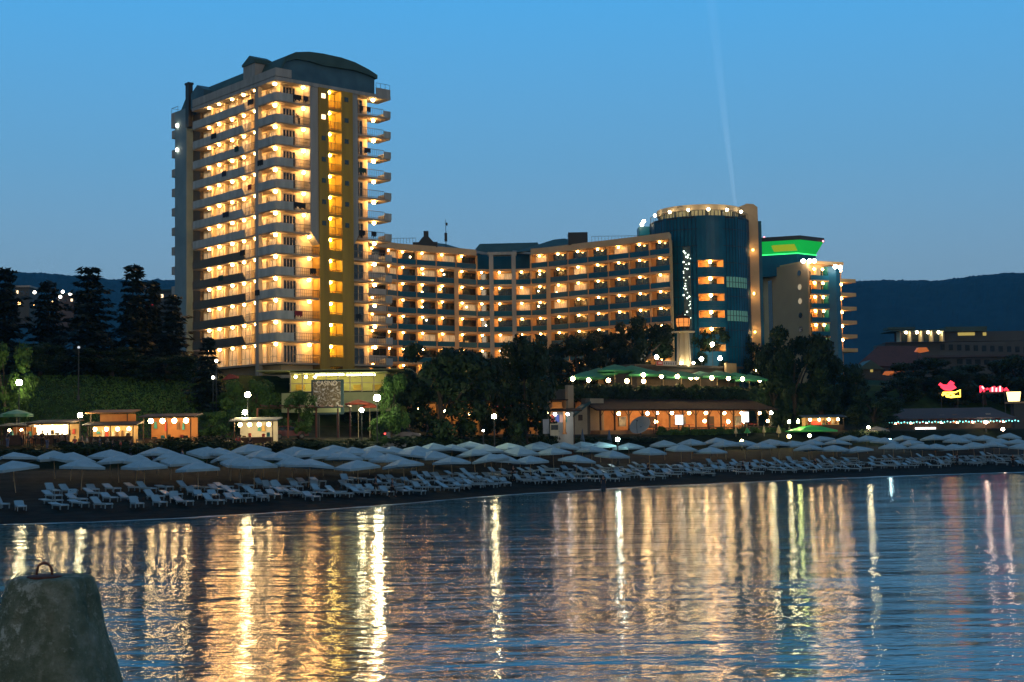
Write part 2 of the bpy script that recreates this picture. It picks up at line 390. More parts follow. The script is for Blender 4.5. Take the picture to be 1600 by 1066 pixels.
r = MB(); r.path([T(.3, va, ZR+1.9), T(.3, vb, ZR+1.9), T(2.7, vb, ZR+1.9)], .04, 4); [r.tube(c, c+UP*.85, .03, k=4) for c in (T(.3, va, ZR+1.08), T(.3, vb, ZR+1.08), T(2.7, vb, ZR+1.08))]; r.build('end_railing', M_rail, tower)
for kk in (0, 1):
    l = MB(); l.ball(T(-.1, lerp(v_end, v_far, .85), ZT+1.4-FH*kk*1.25), .22, 8, 4, 1.3); l.build('wall_lamp', em('wall_lamp_glass', (1, .85, .65), 22 if kk == 0 else 22), tower)
# things standing or hung on the balconies
def person_spot(u, v, k): return T(u, v, ZT-FH*k)
tow_i = 0
for (k, v, w, c) in ((0, 6.5, 1.6, 'dark'), (2, 10.4, 1.1, 'teal'), (3, 3.9, 1.5, 'black'), (5, 13.5, 1.7, 'navy'), (4, 6.8, 1.0, 'crimson'), (1, 17.0, 1.5, 'dark'), (8, 15.0, 1.3, 'teal'), (9, 4.8, 1.2, 'black'), (7, 8.8, 1.4, 'dark'), (3, 14.0, 1.2, 'navy')):
    t = MB(); z = ZT-FH*k
    cols = {'dark': (.02, .02, .025), 'teal': (.01, .06, .05), 'black': (.012, .012, .012), 'navy': (.01, .015, .04), 'crimson': (.25, .02, .03)}
    pts = [T(-.17, v+w*q/6-w/2, z+1.17) for q in range(7)]
    for q in range(6):
        dz = [.75, .7, .78, .66, .74, .7][q]
        t.hexa([pts[q]-UP*dz, pts[q+1]-UP*(dz+.05), pts[q+1]-UP*(dz+.05)+uR*-.03, pts[q]-UP*dz+uR*-.03, pts[q], pts[q+1], pts[q+1]+uR*-.04, pts[q]+uR*-.04])
    o = t.build('towel', pm('towel_'+c, cols[c], None, 4, .9), None, loc=T(-.17, v, z+.5))
    tag(o, '%s towel hung over the %s balcony parapet of the tower' % (c, ['top', 'second', 'third', 'fourth', 'fifth', 'sixth', 'seventh', 'eighth', 'ninth', 'tenth'][k]+(' (far half)' if v > 12 else '')), 'towel', 'towels drying on the tower balconies')

for k, u, w, c in ((0, u485-2.2, 1.6, 'black'), (0, u485-.7, .8, 'navy'), (5, u485-1.9, 2.2, 'dark'), (8, u498-1.0, 1.0, 'black'), (10, 3.4, 1.2, 'crimson'), (0, u560+.6, .7, 'black'), (0, u560+1.9, .7, 'dark'), (2, u560+1.6, 1.1, 'dark'), (3, u560+.8, 1.3, 'teal'), (6, u560+.6, 1.0, 'black'), (6, u590-.6, .9, 'dark'), (10, u551+.8, .8, 'black')):
    z = ZT-FH*k; t = MB(); pts = [T(u+w*q/6-w/2, -.1, z+1.08) for q in range(7)]
    for q in range(6):
        dz = [.8, .62, .85, .7, .78, .6][(q+k) % 6]
        t.hexa([pts[q]-UP*dz, pts[q+1]-UP*(dz+.05), pts[q+1]-UP*(dz+.05)-vL*-.03, pts[q]-UP*dz-vL*-.03, pts[q], pts[q+1], pts[q+1]+vL*.04, pts[q]+vL*.04])
    o = t.build('hanging_clothes', pm('towel_'+c, cols[c], None, 4, .9), None, loc=T(u, -.1, z+.5))
    side = 'front' if u < u513 else 'side'
    tag(o, '%s clothes on the tower %s rail, %s storey down%s' % (c, side, ['top', 'second', 'third', 'fourth', 'fifth', 'sixth', 'seventh', 'eighth', 'ninth', 'tenth', 'eleventh'][k], '' if k else ', '+('wide bundle' if w > 1 else 'small bundle')+(' near the yellow shaft' if u in (u485-.7, u560+.6) else '')), 'laundry', 'laundry on the tower rails')
# ------------------------------------------------------------------ sea, land and hills
m, nt, b = nodes('sea_water'); L = nt.links
b.inputs['Base Color'].default_value = (.0, .10, .13, 1); b.inputs['Roughness'].default_value = .085; b.inputs['IOR'].default_value = 1.8
tc = nt.nodes.new('ShaderNodeTexCoord')
def wav(scale, rot, detail, rough=.5, dist=0):
    mp = nt.nodes.new('ShaderNodeMapping'); mp.inputs['Scale'].default_value = scale; mp.inputs['Rotation'].default_value = (0, 0, rot)
    L.new(tc.outputs['Object'], mp.inputs['Vector']); n = nt.nodes.new('ShaderNodeTexNoise'); n.inputs['Scale'].default_value = 1; n.inputs['Detail'].default_value = detail; n.inputs['Roughness'].default_value = rough
    n.inputs['Distortion'].default_value = dist
    L.new(mp.outputs['Vector'], n.inputs['Vector']); return n.outputs['Fac']
def amp(a, x):
    q = nt.nodes.new('ShaderNodeMath'); q.operation = 'MULTIPLY'; L.new(x, q.inputs[0]); q.inputs[1].default_value = a; return q.outputs[0]
def add(x, y):
    q = nt.nodes.new('ShaderNodeMath'); q.operation = 'ADD'; L.new(x, q.inputs[0]); L.new(y, q.inputs[1]); return q.outputs[0]
h = add(add(amp(WAV[0], wav((.035, .16, 1), .10, 2)), amp(WAV[1], wav((.26, .80, 1), -.06, 3, .5, .3))), add(amp(WAV[2], wav((.72, 1.9, 1), .12, 3, .55, .3)), amp(WAV[3], wav((2.2, 5.8, 1), .1, 2))))
bp = nt.nodes.new('ShaderNodeBump'); bp.inputs['Strength'].default_value = 1; bp.inputs['Distance'].default_value = 1.0
L.new(h, bp.inputs['Height']); L.new(bp.outputs['Normal'], b.inputs['Normal'])
MATS['sea'] = m
sea = MB(); xs = [-420, -60, 40, 140, 700]; sea.poly([(-420, -160, 0), (700, -160, 0), (700, 560, 0), (-420, 140, 0)])
tag(sea.build('sea', m), kind='structure')
# sand and land in one sheet
ms, nt, b = nodes('sand_and_soil'); L = nt.links
ge = nt.nodes.new('ShaderNodeNewGeometry'); at_ = nt.nodes.new('ShaderNodeAttribute'); at_.attribute_name = 'inland'
r = nt.nodes.new('ShaderNodeValToRGB'); L.new(at_.outputs['Fac'], r.inputs['Fac'])
els = r.color_ramp.elements
for i, (p, c) in enumerate([(0, (.004, .010, .011)), (.10, (.006, .012, .013)), (.22, (.016, .020, .018)), (.50, (.030, .027, .020)), (.56, (.010, .016, .006)), (.63, (.012, .018, .007)), (.67, (.07, .06, .045)), (.80, (.06, .055, .04)), (.86, (.025, .05, .012)), (1, (.02, .04, .012))]):
    e = els[i] if i < 2 else els.new(p)
    e.position = p; e.color = (*c, 1)
n = nt.nodes.new('ShaderNodeTexNoise'); n.inputs['Scale'].default_value = .6; n.inputs['Detail'].default_value = 8
mx = nt.nodes.new('ShaderNodeMix'); mx.data_type = 'RGBA'; mx.blend_type = 'MULTIPLY'; mx.inputs['Factor'].default_value = .8
tcc = nt.nodes.new('ShaderNodeTexCoord'); L.new(tcc.outputs['Object'], n.inputs['Vector'])
r2 = nt.nodes.new('ShaderNodeValToRGB'); r2.color_ramp.elements[0].position = .3; r2.color_ramp.elements[0].color = (.45, .45, .45, 1); r2.color_ramp.elements[1].position = .7; r2.color_ramp.elements[1].color = (1.3, 1.3, 1.3, 1)
L.new(n.outputs['Fac'], r2.inputs['Fac']); L.new(r.outputs['Color'], mx.inputs['A']); L.new(r2.outputs['Color'], mx.inputs['B']); L.new(mx.outputs['Result'], b.inputs['Base Color'])
b.inputs['Roughness'].default_value = .95; b.inputs['Specular IOR Level'].default_value = .06
bp = nt.nodes.new('ShaderNodeBump'); bp.inputs['Distance'].default_value = .12; L.new(n.outputs['Fac'], bp.inputs['Height']); L.new(bp.outputs['Normal'], b.inputs['Normal'])
me = bpy.data.meshes.new('land'); V = []; Fc = []; val = []
GX = [-3000, -1500, -700, -400, -250, -180]+[-140+4*i for i in range(96)]+[260, 320, 420, 600, 1000, 1800, 3200]
GS = [-80, -30, -12, -6, -3, 0, 2, 4, 7, 10, 13, 17, 21, 26, 31, 36, 40, 44, 46, 48, 50, 53, 57, 61, 66, 71, 76, 82, 88, 95, 103, 110, 125, 150, 190, 250, 400, 600, 1000, 1800, 3200, 6000]
for j, s in enumerate(GS):
    for i, X in enumerate(GX):
        Y = shoreY(X)+s; z = interp(s, PROF)
        if s > -6: z += (mnoise.noise((X*.13, Y*.13, 0))*.22+mnoise.noise((X*.5, Y*.5, 3))*.06)*min(1, abs(s)/8+.15)*(1 if s < 45 or s > 66 else .25)
        V.append((X, Y, z)); val.append(min(1, max(0, (interp(s, [(-80, 0), (0, 0), (10, .2), (40, .5), (45, .56), (50, .63), (53, .67), (66, .8), (72, .86), (200, 1), (9000, 1)])))))
nx = len(GX)
for j in range(len(GS)-1):
    for i in range(nx-1): a = j*nx+i; Fc.append((a, a+1, a+nx+1, a+nx))
me.from_pydata(V, [], Fc); me.materials.append(ms); me.polygons.foreach_set('use_smooth', [True]*len(Fc))
atr = me.attributes.new('inland', 'FLOAT', 'POINT'); atr.data.foreach_set('value', val)
o = bpy.data.objects.new('terrain', me); COL.objects.link(o); tag(o, kind='structure')
sf = MB(); n_ = 220  # wash at the waterline, the sky's reflection put into its pale colour
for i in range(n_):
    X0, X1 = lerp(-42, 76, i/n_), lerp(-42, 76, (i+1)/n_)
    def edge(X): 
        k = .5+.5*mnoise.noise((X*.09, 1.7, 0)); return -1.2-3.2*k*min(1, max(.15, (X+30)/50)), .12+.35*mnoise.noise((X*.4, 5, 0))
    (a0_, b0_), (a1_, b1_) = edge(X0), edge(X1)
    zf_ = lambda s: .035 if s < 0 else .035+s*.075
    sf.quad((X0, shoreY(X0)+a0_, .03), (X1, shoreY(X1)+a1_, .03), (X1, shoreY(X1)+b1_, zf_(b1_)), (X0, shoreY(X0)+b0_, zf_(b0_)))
tag(sf.build('shore_sheen', pm('wash_sky_sheen', (.36, .54, .62), (.06, .16, .21), .55, .22, detail=8, stretch=(.25, 1.1, 1))), kind='structure')
# wooded hills far off
mh = pm('hill_woodland', (.014, .036, .038), (.007, .02, .022), .035, .95, spec=.1, detail=10)
def hill(name, prof, Y, back, seed):
    V = []; Fc = []; rows = 26; pts = []
    px = prof[0][0]
    while px <= prof[-1][0]: pts.append(px); px += 3
    for j in range(rows+1):
        t = j/rows
        for i, p in enumerate(pts):
            top = at(p, interp(p, prof), Y+back)
            q = at(p, 690, Y); z = lerp(25, top.z, sin(t*pi/2)**.9)
            Yj = Y+back*t; x = lerp(q.x, top.x, t)
            z += (mnoise.noise((x*.006, Yj*.006, seed))*30+mnoise.noise((x*.03, Yj*.03, seed))*9)*t*(1-t*.93)+(mnoise.noise((x*.08, Yj*.02, seed+4))*5+mnoise.noise((x*.3, 0, seed))*3.5)*t
            V.append((x, Yj, z))
    n = len(pts)
    for i, p in enumerate(pts):                # the far side falls away
        v = V[rows*n+i]; V.append((v[0]*1.2, v[1]+900, 0))
    for j in range(rows+1):
        for i in range(n-1): a = j*n+i; Fc.append((a, a+1, a+n+1, a+n))
    me = bpy.data.meshes.new(name); me.from_pydata(V, [], Fc); me.materials.append(mh)
    o = bpy.data.objects.new(name, me); COL.objects.link(o); tag(o, kind='structure')
hill('hills', [(-500, 400), (-200, 415), (0, 431), (30, 430), (80, 434), (140, 438), (200, 442), (260, 441), (330, 448), (420, 460), (600, 470), (800, 470), (1000, 462), (1150, 452), (1280, 446), (1325, 444), (1370, 441), (1420, 441), (1470, 443), (1520, 438), (1560, 432), (1600, 430), (1680, 424), (1800, 420), (2100, 440)], 2200, 700, 2.0)
# ------------------------------------------------------------------ the curved wing
WF = 3.0
WB = [(573, 250), (605, 253.5), (621, 256), (651, 258.5), (682, 261), (713, 263.5), (745, 266.5), (768, 267), (803, 267), (830, 266.5), (857, 264.5), (888, 261.5), (919, 258.5), (951, 256), (984, 253), (1016, 250), (1048, 247)]
P2 = []
for px, Y in WB: q = at(px, 450, Y); P2.append(Vector((q.x, q.y, 0)))
WZ = at(640, 414, 258).z                      # floor of the top storey
WT = WZ+2.55
NW = 8
wing = thing('hotel_wing', P2[8]+Vector((0, 6, 14)), 'long curved orange hotel wing with seven rows of lamp lit balconies', 'hotel')
cen = Vector((at(800, 450, 200).x, 120, 0))
back = [p+(p-cen).normalized()*1.7 for p in P2]; far = [p+(p-cen).normalized()*13 for p in P2]
wall = MB(); Zw = 12
def ribbon(mb, A, B, z0, z1):
    """closed strip between two plan polylines"""
    n = len(mb.v); k = len(A)
    for z in (z0, z1): mb.v += [Vector((p.x, p.y, z)) for p in A]+[Vector((p.x, p.y, z)) for p in B]
    for i in range(k-1):
        for q in ((i, i+1, 2*k+i+1, 2*k+i), (k+i+1, k+i, 3*k+i, 3*k+i+1), (2*k+i, 2*k+i+1, 3*k+i+1, 3*k+i), (i+1, i, k+i, k+i+1)): mb.f.append(tuple(n+x for x in q)); mb.mi.append(mb.m)
    for i in (0, k-1): mb.f.append((n+i, n+k+i, n+3*k+i, n+2*k+i)); mb.mi.append(mb.m)
    return mb
ribbon(wall, back[:7], far[:7], Zw, WT+.3); ribbon(wall, back[9:], far[9:], Zw, WT+.3); ribbon(wall, back[6:10], far[6:10], Zw, WT-WF+.1)
wall.build('wing_wall', M_orange, wing)
front = lambda i, t: P2[i].lerp(P2[i+1], t)
WIN = 0
for k in range(NW):
    z = WZ-WF*k
    groups = [range(0, 6), range(9, 16)] if k == 0 else [range(0, 16)]
    if k: 
        s = MB(); off = [p-(p-cen).normalized()*.12 for p in P2]; ribbon(s, off, back, z+WF-.38, z+WF); s.build('gallery_slab', M_orange2, wing)
    for g in groups:
        for i in g:
            a, bq = P2[i], P2[i+1]; d = (bq-a).normalized(); w_ = (bq-a).length; nrm = (back[i]-a).normalized(); nb = Vector((-d.y, d.x, 0))
            if nb.dot(nrm) < 0: nb = -nb
            ba, bb = back[i], back[i+1]; db = (bb-ba).normalized(); wb = (bb-ba).length
            lit = R.random() < .16 or (i, k) in ((4, 0), (9, 0), (1, 1), (13, 0), (11, 1))
            w0, w1 = (.30, .92) if w_ > 2.5 else (.2, .85)
            f = MB(); A, B = ba+db*wb*w0, ba+db*wb*w1
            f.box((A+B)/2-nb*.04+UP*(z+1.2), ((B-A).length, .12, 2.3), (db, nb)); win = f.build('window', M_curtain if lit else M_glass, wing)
            f = MB()
            for t in (0, .5, 1): f.box(A.lerp(B, t)-nb*.1+UP*(z+1.2), (.09, .08, 2.36), (db, nb))
            f.box((A+B)/2-nb*.1+UP*(z+2.33), ((B-A).length, .07, .09), (db, nb)); f.build('window_frame', M_dark if not lit else M_frame, win)
            f = MB(); e = .12
            f.box((a+bq)/2+nb*.02+UP*(z+.52), (w_-e*2, .05, .9), (d, nb)); bal = f.build('balustrade', M_bglass if w_ > 2.5 else M_rail, wing)
            f = MB(); f.box((a+bq)/2+nb*.02+UP*(z+1.0), (w_-e*2+.1, .09, .06), (d, nb)); f.build('handrail', M_rail, bal)
            if i % 1 == 0:
                f = MB(); tt = .36 if i < 8 else .42
                f.ball(a.lerp(bq, tt)+nb*.55+UP*(z+(WF-.38 if k else 2.5)-.2), .21, 8, 4, .75)
                f.build('gallery_lamp' if k < 4 else 'lower_gallery_lamp', E_wing, wing)
    for i in range(len(P2)):                  # fins between the rooms
        if k == 0 and i in (7, 8): continue
        nrm = (back[i]-P2[i]).normalized(); d = Vector((-nrm.y, nrm.x, 0))
        f = MB(); f.box(P2[i]+nrm*1.03+UP*(z+1.31), (.34, 1.42, 2.62), (d, nrm)); f.build('fin_wall' if k < 5 else 'lower_fin_wall', M_orange2 if R.random() < .4 else M_orange, wing)
for i in (5, 7, 8, 10):                        # tall grey columns around the middle
    nrm = (back[i]-P2[i]).normalized(); d = Vector((-nrm.y, nrm.x, 0)); f = MB(); f.box(P2[i]-nrm*.25+UP*((Zw+(WT+.2 if i in (7, 8) else WT-WF))/2), (.8, .42, (WT+.2 if i in (7, 8) else WT-WF)-Zw), (d, nrm)); f.build('column', M_parapet if i in (7, 8) else M_orange2, wing)
for (a, c) in ((0, 7), (9, 17)):
    s = MB(); off = [p-(p-cen).normalized()*.5 for p in P2[a:c]]; ribbon(s, off, [p+(p-cen).normalized()*1 for p in back[a:c]], WT, WT+1.15); s.build('roof_fascia', M_orange2, wing)
s = MB(); c7, c8 = P2[7], P2[8]; n7 = (back[7]-c7).normalized()
s.box((c7+c8)/2+n7*.8+UP*(WT+.45), ((c8-c7).length+1.2, 2.4, .55), ((c8-c7).normalized(), n7)); s.build('portal_beam', M_parapet, wing)
for (a, c) in ((P2[6], c7), (c8, P2[9])):
    s = MB(); s.extr([a+n7*5+UP*(WT+1.1), c+n7*.5+UP*(WT+.25), c+n7*.5+UP*(WT+.65), a+n7*5+UP*(WT+1.7)], n7*.5); s.build('portal_strut', M_parapet, wing)
s = MB(); s.prism([back[6]+n7*2, back[7]+n7*3.2, back[8]+n7*3.2, back[9]+n7*2, far[9], far[6]], WT-WF+.1, WT+1.0); s.build('penthouse_glazing', M_bglass, wing)
# hipped roofs behind the fascia
def hip(name, pa, pb, zb, zr, dep=10, inset=.3, mat=M_roof):
    d = (pb-pa); n = Vector((-d.y, d.x, 0)).normalized()
    if n.y < 0: n = -n
    a, b2 = pa+UP*zb, pb+UP*zb; c, e = pb+n*dep+UP*zb, pa+n*dep+UP*zb
    r0, r1 = pa+d*inset+n*dep/2+UP*zr, pa+d*(1-inset)+n*dep/2+UP*zr
    s = MB(); k = len(s.v); s.v = [a, b2, c, e, r0, r1]; s.f = [(0, 1, 5, 4), (1, 2, 5), (2, 3, 4, 5), (3, 0, 4), (3, 2, 1, 0)]; s.mi = [0]*5
    return s.build(name, mat, wing)
def wp(px, Y): q = at(px, 400, Y); return Vector((q.x, q.y, 0))
z1 = WT+1.0
hip('hipped_roof', wp(676, 262), wp(752, 272), z1, at(712, 377, 268).z, 10, .35)
hip('hipped_roof', wp(735, 273), wp(850, 272), z1, at(800, 380, 277).z, 9, .1)
hip('hipped_roof', wp(800, 270), wp(905, 262), z1, at(857, 373, 270).z, 11, .42)
s = MB(); q = wp(903, 262); s.box(q+UP*(z1+1.2), (3.6, 3.2, at(903, 370, 262).z-z1+1.2-.6)); s.build('lift_house', M_dark, wing)
s = MB(); q = wp(665, 262); zt = at(665, 380, 262).z; s.box(q+UP*((z1+zt)/2), (4.6, 3, zt-z1)); 
s.extr([q+Vector((-1.2, -1.4, zt)), q+Vector((1.6, -1.4, zt)), q+Vector((.7, -1.4, zt+1.0)), q+Vector((-.4, -1.4, zt+1.0))], (0, 2.6, 0)); s.box(q+Vector((.15, -.2, zt+1.55)), (.9, .9, 1.3)); s.build('roof_stack', M_dark, wing)
s = MB(); q = wp(697, 263); zt = at(697, 343, 263).z; s.tube(q+UP*z1, q+UP*zt, .09, .04, 5); s.box(q+UP*(zt-.9)+Vector((.15, 0, 0)), (.4, .3, .5)); s.box(q+UP*(z1+2.2), (.5, .5, 1.6)); s.build('antenna_mast', M_dark, wing)
r = MB()
for q in range(13): c = wp(lerp(592, 650, q/12), 255)+UP*z1; r.tube(c, c+UP*1.0, .03, k=4)
r.tube(wp(592, 255)+UP*(z1+1), wp(650, 255)+UP*(z1+1), .035, k=4); r.build('roof_railing', M_rail, wing)
r = MB()
for q in range(16): c = wp(lerp(925, 1003, q/15), 257)+UP*z1; r.tube(c, c+UP*1.1, .03, k=4)
r.tube(wp(925, 257)+UP*(z1+1.1), wp(1003, 257)+UP*(z1+1.1), .035, k=4); r.build('roof_railing', M_rail, wing)
# plain stub where the wing meets the tall tower: solid grey balustrades
for k in range(NW):
    z = WZ-WF*k; f = MB(); a, b2 = P2[0], P2[1]; f.box((a+b2)/2+UP*(z+.5)+Vector((0, -.2, 0)), ((b2-a).length*.9, .1, 1.0), ((b2-a).normalized(), Vector((0, 1, 0)))); f.build('solid_balustrade', M_parapet, wing)
# tiny lamps of the rooms behind the glass, seen here and there
for k, i, t, zz in ((1, 3, .35, 1.6), (1, 2, .6, .8), (0, 2, .7, 1.6), (2, 3, .3, 1.2), (2, 4, .2, 1.9), (2, 9, .4, 1.7), (3, 3, .3, 1.4), (4, 3, .5, 2.0), (1, 9, .5, 1.9), (2, 7, .6, .5), (1, 7, .5, .6), (2, 8, .35, .6), (2, 8, .6, .6), (2, 10, .4, 1.1), (4, 6, .6, 1.4), (0, 13, .35, .6), (1, 11, .4, 1.0), (3, 9, .4, 1.8), (1, 4, .4, 1.7), (3, 5, .5, 1.8)):
    a, b2 = back[i], back[i+1]; nb = (a-P2[i]).normalized(); f = MB(); f.ball(a.lerp(b2, t)-nb*.3+UP*(WZ-WF*k+zz), .14, 6, 4); f.build('room_lamp', em('room_lamp_glass', (1, .8, .45), 30), wing)
# ------------------------------------------------------------------ blue glass drum
dc = at(1095, 450, 258); dc.z = 0; DR = at(1172, 450, 258).x-dc.x
drum = thing('glass_tower', dc+UP*14, 'round blue glass hotel tower with a lit lift shaft and an orange pier', 'hotel')
ztop = at(1095, 338, 250).z
DF = 3.02
zfl = [at(1110, 423+26.5*k, 248).z for k in range(6)]     # balcony floors (bottom of each opening)
print('drum', DR, ztop, zfl)
aB0, aB1 = None, None
def ang(px):
    """angle on the drum whose front surface shows in this pixel column"""
    r = ray(px, 430); o = Vector((EYE.x-dc.x, EYE.y-dc.y)); d = Vector((r.x, r.y)).normalized(); bq = o.dot(d); c = o.length_squared-DR*DR; t = -bq-sqrt(max(bq*bq-c, 0)); p = o+d*t; return math.atan2(p.y, p.x)
a0, a1 = ang(1091), ang(1131)
l0, l1 = ang(1068), ang(1080)
s = MB()
aL, aR = ang(1019), ang(1168)
while a0 < aL: a0 += 2*pi; a1 += 2*pi; l0 += 2*pi; l1 += 2*pi
if aR < aL: aR += 2*pi
zb = 12
s.lathe(dc, [(DR, zb), (DR, ztop)], 12, a0-2*pi+ (aR-aR) + (a1-a0), a0) if False else None
s.lathe(dc, [(DR, zb), (DR, ztop)], 16, a1, a1+2*pi-(a1-a0))
# between the balcony openings
zo = [(z, z+2.05) for z in zfl]
bands = [(ztop-.9, ztop)]
zs_ = sorted([zb]+[q for p in zo for q in p]+[ztop])
for z0, z1 in zip(zs_[0::2], zs_[1::2]): s.lathe(dc, [(DR, z0), (DR, z1)], 6, a0, a1)
s.build('glass_skin', M_bglass, drum)
for z0, z1 in zo:
    r = MB(); Ri = DR-2.6
    r.lathe(dc, [(DR, z0), (Ri, z0), (Ri, z1), (DR, z1)], 6, a0, a1)
    for aa in (a0, a1): r.quad(dc+Vector((DR*cos(aa), DR*sin(aa), z0)), dc+Vector((Ri*cos(aa), Ri*sin(aa), z0)), dc+Vector((Ri*cos(aa), Ri*sin(aa), z1)), dc+Vector((DR*cos(aa), DR*sin(aa), z1)))
    r.build('balcony_recess', M_orange, drum)
    r = MB(); r.lathe(dc, [(DR+.02, z0-.1), (DR+.12, z0-.1), (DR+.12, z0+.75), (DR+.02, z0+.75), (DR+.02, z0-.1)], 6, a0, a1); r.build('balcony_front', M_bglass, drum)
    am = lerp(a0, a1, .5); r = MB(); r.ball(dc+Vector(((DR-.9)*cos(am), (DR-.9)*sin(am), z1-.25)), .3, 8, 4); r.build('balcony_lamp', E_wing, drum)
    r = MB(); am0, am1 = lerp(a0, a1, .55), lerp(a0, a1, .95); r.lathe(dc, [(Ri+.05, z0+.05), (Ri+.12, z0+.05), (Ri+.12, z0+1.9), (Ri+.05, z0+1.9), (Ri+.05, z0+.05)], 4, am0, am1); r.build('balcony_window', M_glass, drum)
# mullions
r = MB()
for q in range(40):
    aa = aL-.3+(aR-aL+.5)*q/39
    if a0-.02 < aa < a1+.02: continue
    c = dc+Vector(((DR+.01)*cos(aa), (DR+.01)*sin(aa), 0)); r.tube(c+UP*zb, c+UP*ztop, .045, k=4)
for z in [zb+DF*q for q in range(1, 13)]:
    if z < ztop: r.lathe(dc, [(DR+.0, z-.05), (DR+.06, z-.05), (DR+.06, z+.05), (DR+.0, z+.05)], 24, a1, a1+2*pi-(a1-a0))
r.build('mullions', pm('blue_mullion', (.008, .03, .055), None, 1, .4), drum)
# lit lift shaft with strings of little lamps
r = MB(); r.lathe(dc, [(DR+.03, zb), (DR+.14, zb), (DR+.14, at(1074, 385, 249).z), (DR+.03, at(1074, 385, 249).z)], 4, l0, l1); r.build('lift_shaft', pm('shaft_glass', (.10, .14, .13), (.05, .08, .08), 2, .15), drum)
for q in range(34):
    aa = lerp(l0, l1, R.random()); zz = lerp(at(1074, 392, 249).z, at(1074, 510, 249).z, (q/34)**1.15)+R.uniform(-.2, .2); f = MB(); big = R.random() < .3 or q < 5
    f.ball(dc+Vector(((DR+.22)*cos(aa), (DR+.22)*sin(aa), zz)), .15 if big else .08, 6, 4); f.build('shaft_lamp', em('shaft_lamp_glass', (.85, 1, .8), 5), drum)
# two strips of lit office windows
for kk in (2, 4):
    z0 = zfl[1]-DF*(kk-2)*1.0+.2 if kk == 2 else zfl[3]+.2
    e0, e1 = ang(1134)+(2*pi if ang(1134) < aL else 0), ang(1166)+(2*pi if ang(1166) < aL else 0)
    r = MB(); r.lathe(dc, [(DR+.03, z0), (DR+.07, z0), (DR+.07, z0+1.9), (DR+.03, z0+1.9)], 8, e0, e1); win = r.build('window_strip', em('dim_office_glass', (.16, .42, .34), .30), drum)
    r = MB()
    for q in range(9): aa = lerp(e0, e1, q/8); c = dc+Vector(((DR+.1)*cos(aa), (DR+.1)*sin(aa), 0)); r.tube(c+UP*z0, c+UP*(z0+1.9), .05, k=4)
    r.lathe(dc, [(DR+.08, z0+.9), (DR+.13, z0+.9), (DR+.13, z0+1.0), (DR+.08, z0+1.0)], 8, e0, e1); r.build('strip_mullions', M_dark, win)
# roof deck, penthouse and railing lamps
r = MB(); r.lathe(dc, [(.01, ztop-.4), (DR-.05, ztop-.4), (DR-.05, ztop-.1), (.01, ztop-.1)], 40); r.build('roof_deck', M_dark, drum)
pr = DR*.80; zp = at(1095, 320, 252).z
r = MB(); r.lathe(dc, [(pr, ztop-.1), (pr, zp-1.2)], 32); r.build('penthouse_window', em('penthouse_glass', (.75, .62, .30), .25), drum)
r = MB()
for q in range(32): aa = pi+pi*q/31; c = dc+Vector(((pr+.03)*cos(aa), (pr+.03)*sin(aa), 0)); r.tube(c+UP*(ztop-.1), c+UP*(zp-1.2), .07 if q % 4 else .3, k=4)
r.build('penthouse_mullions', M_dark, drum)
r = MB(); r.lathe(dc, [(.01, zp-1.2), (pr+.5, zp-1.2), (pr+.55, zp-.2), (pr*.7, zp+.15), (.01, zp+.2)], 40); r.build('penthouse_roof', M_orange2, drum)
r = MB()
for q in range(34): aa = pi*.95+pi*1.1*q/33; c = dc+Vector(((DR-.1)*cos(aa), (DR-.1)*sin(aa), 0)); r.tube(c+UP*(ztop-.1), c+UP*(ztop+1.0), .03, k=4)
r.lathe(dc, [(DR-.14, ztop+.96), (DR-.06, ztop+.96), (DR-.06, ztop+1.04), (DR-.14, ztop+1.04), (DR-.14, ztop+.96)], 34, pi*.95, pi*2.05); r.build('roof_railing', M_rail, drum)
for px in (1023, 1047, 1077, 1110, 1140, 1163):
    aa = ang(min(max(px, 1022), 1166)); f = MB(); f.ball(dc+Vector(((DR-.3)*cos(aa), (DR-.3)*sin(aa), ztop+1.1)), .27, 8, 5); f.build('roof_lamp', em('roof_lamp_glass', (1, .86, .55), 30), drum)
pq = at(1178, 450, 256); zt = at(1180, 318, 256).z
pw = (at(1188, 450, 256).x-at(1170, 450, 256).x)
r = MB(); pl = Vector((pq.x, pq.y, 0)); r.extr([pl+Vector((-pw/2, 0, zb)), pl+Vector((pw/2, 0, zb)), pl+Vector((pw/2, 0, zt-.7)), pl+Vector((pw*.15, 0, zt-.1)), pl+Vector((-pw/2, 0, zt))], (0, 9, 0)); r.build('pier_wall', M_orange2, drum)
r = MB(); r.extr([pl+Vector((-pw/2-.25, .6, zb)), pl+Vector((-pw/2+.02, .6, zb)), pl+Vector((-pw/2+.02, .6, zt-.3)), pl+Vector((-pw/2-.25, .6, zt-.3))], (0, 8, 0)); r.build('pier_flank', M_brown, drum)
r = MB(); r.box(pl+Vector((pw/2+.35, 2.5, (zb+zt-3.2)/2)), (.7, 4, zt-3.2-zb)); r.build('pier_glazing', M_bglass, drum)
r = MB(); sw = at(1150, 331, 254); r.extr([Vector((sw.x-.8, 256, zp-1.3)), Vector((pl.x-pw/2, 256, zp-1.3)), Vector((pl.x-pw/2, 256, zt-.1)), Vector((pl.x-pw/2-1.4, 256, zt-.6)), Vector((sw.x, 256, zp-.35))], (0, 1.0, 0)); r.build('pier_sweep', M_orange2, drum)
for dz in (2, 9, 16, 24):  # added tiny lamps hung in the air to light the pier
    f = MB(); f.ball(pl+Vector((-.2, -1.1, zb+dz+3)), .075, 6, 4); f.build('pier_fill_lamp', em('pier_fill_glow', (1, .55, .18), 500), drum)
lo = MB(); q = at(1008, 358, 262); lo.box(Vector((q.x, q.y+2, at(1008, 355, 262).z-1.6)), (2.4, 4, 3.4)); lo.build('stair_tower', M_bglass, drum)
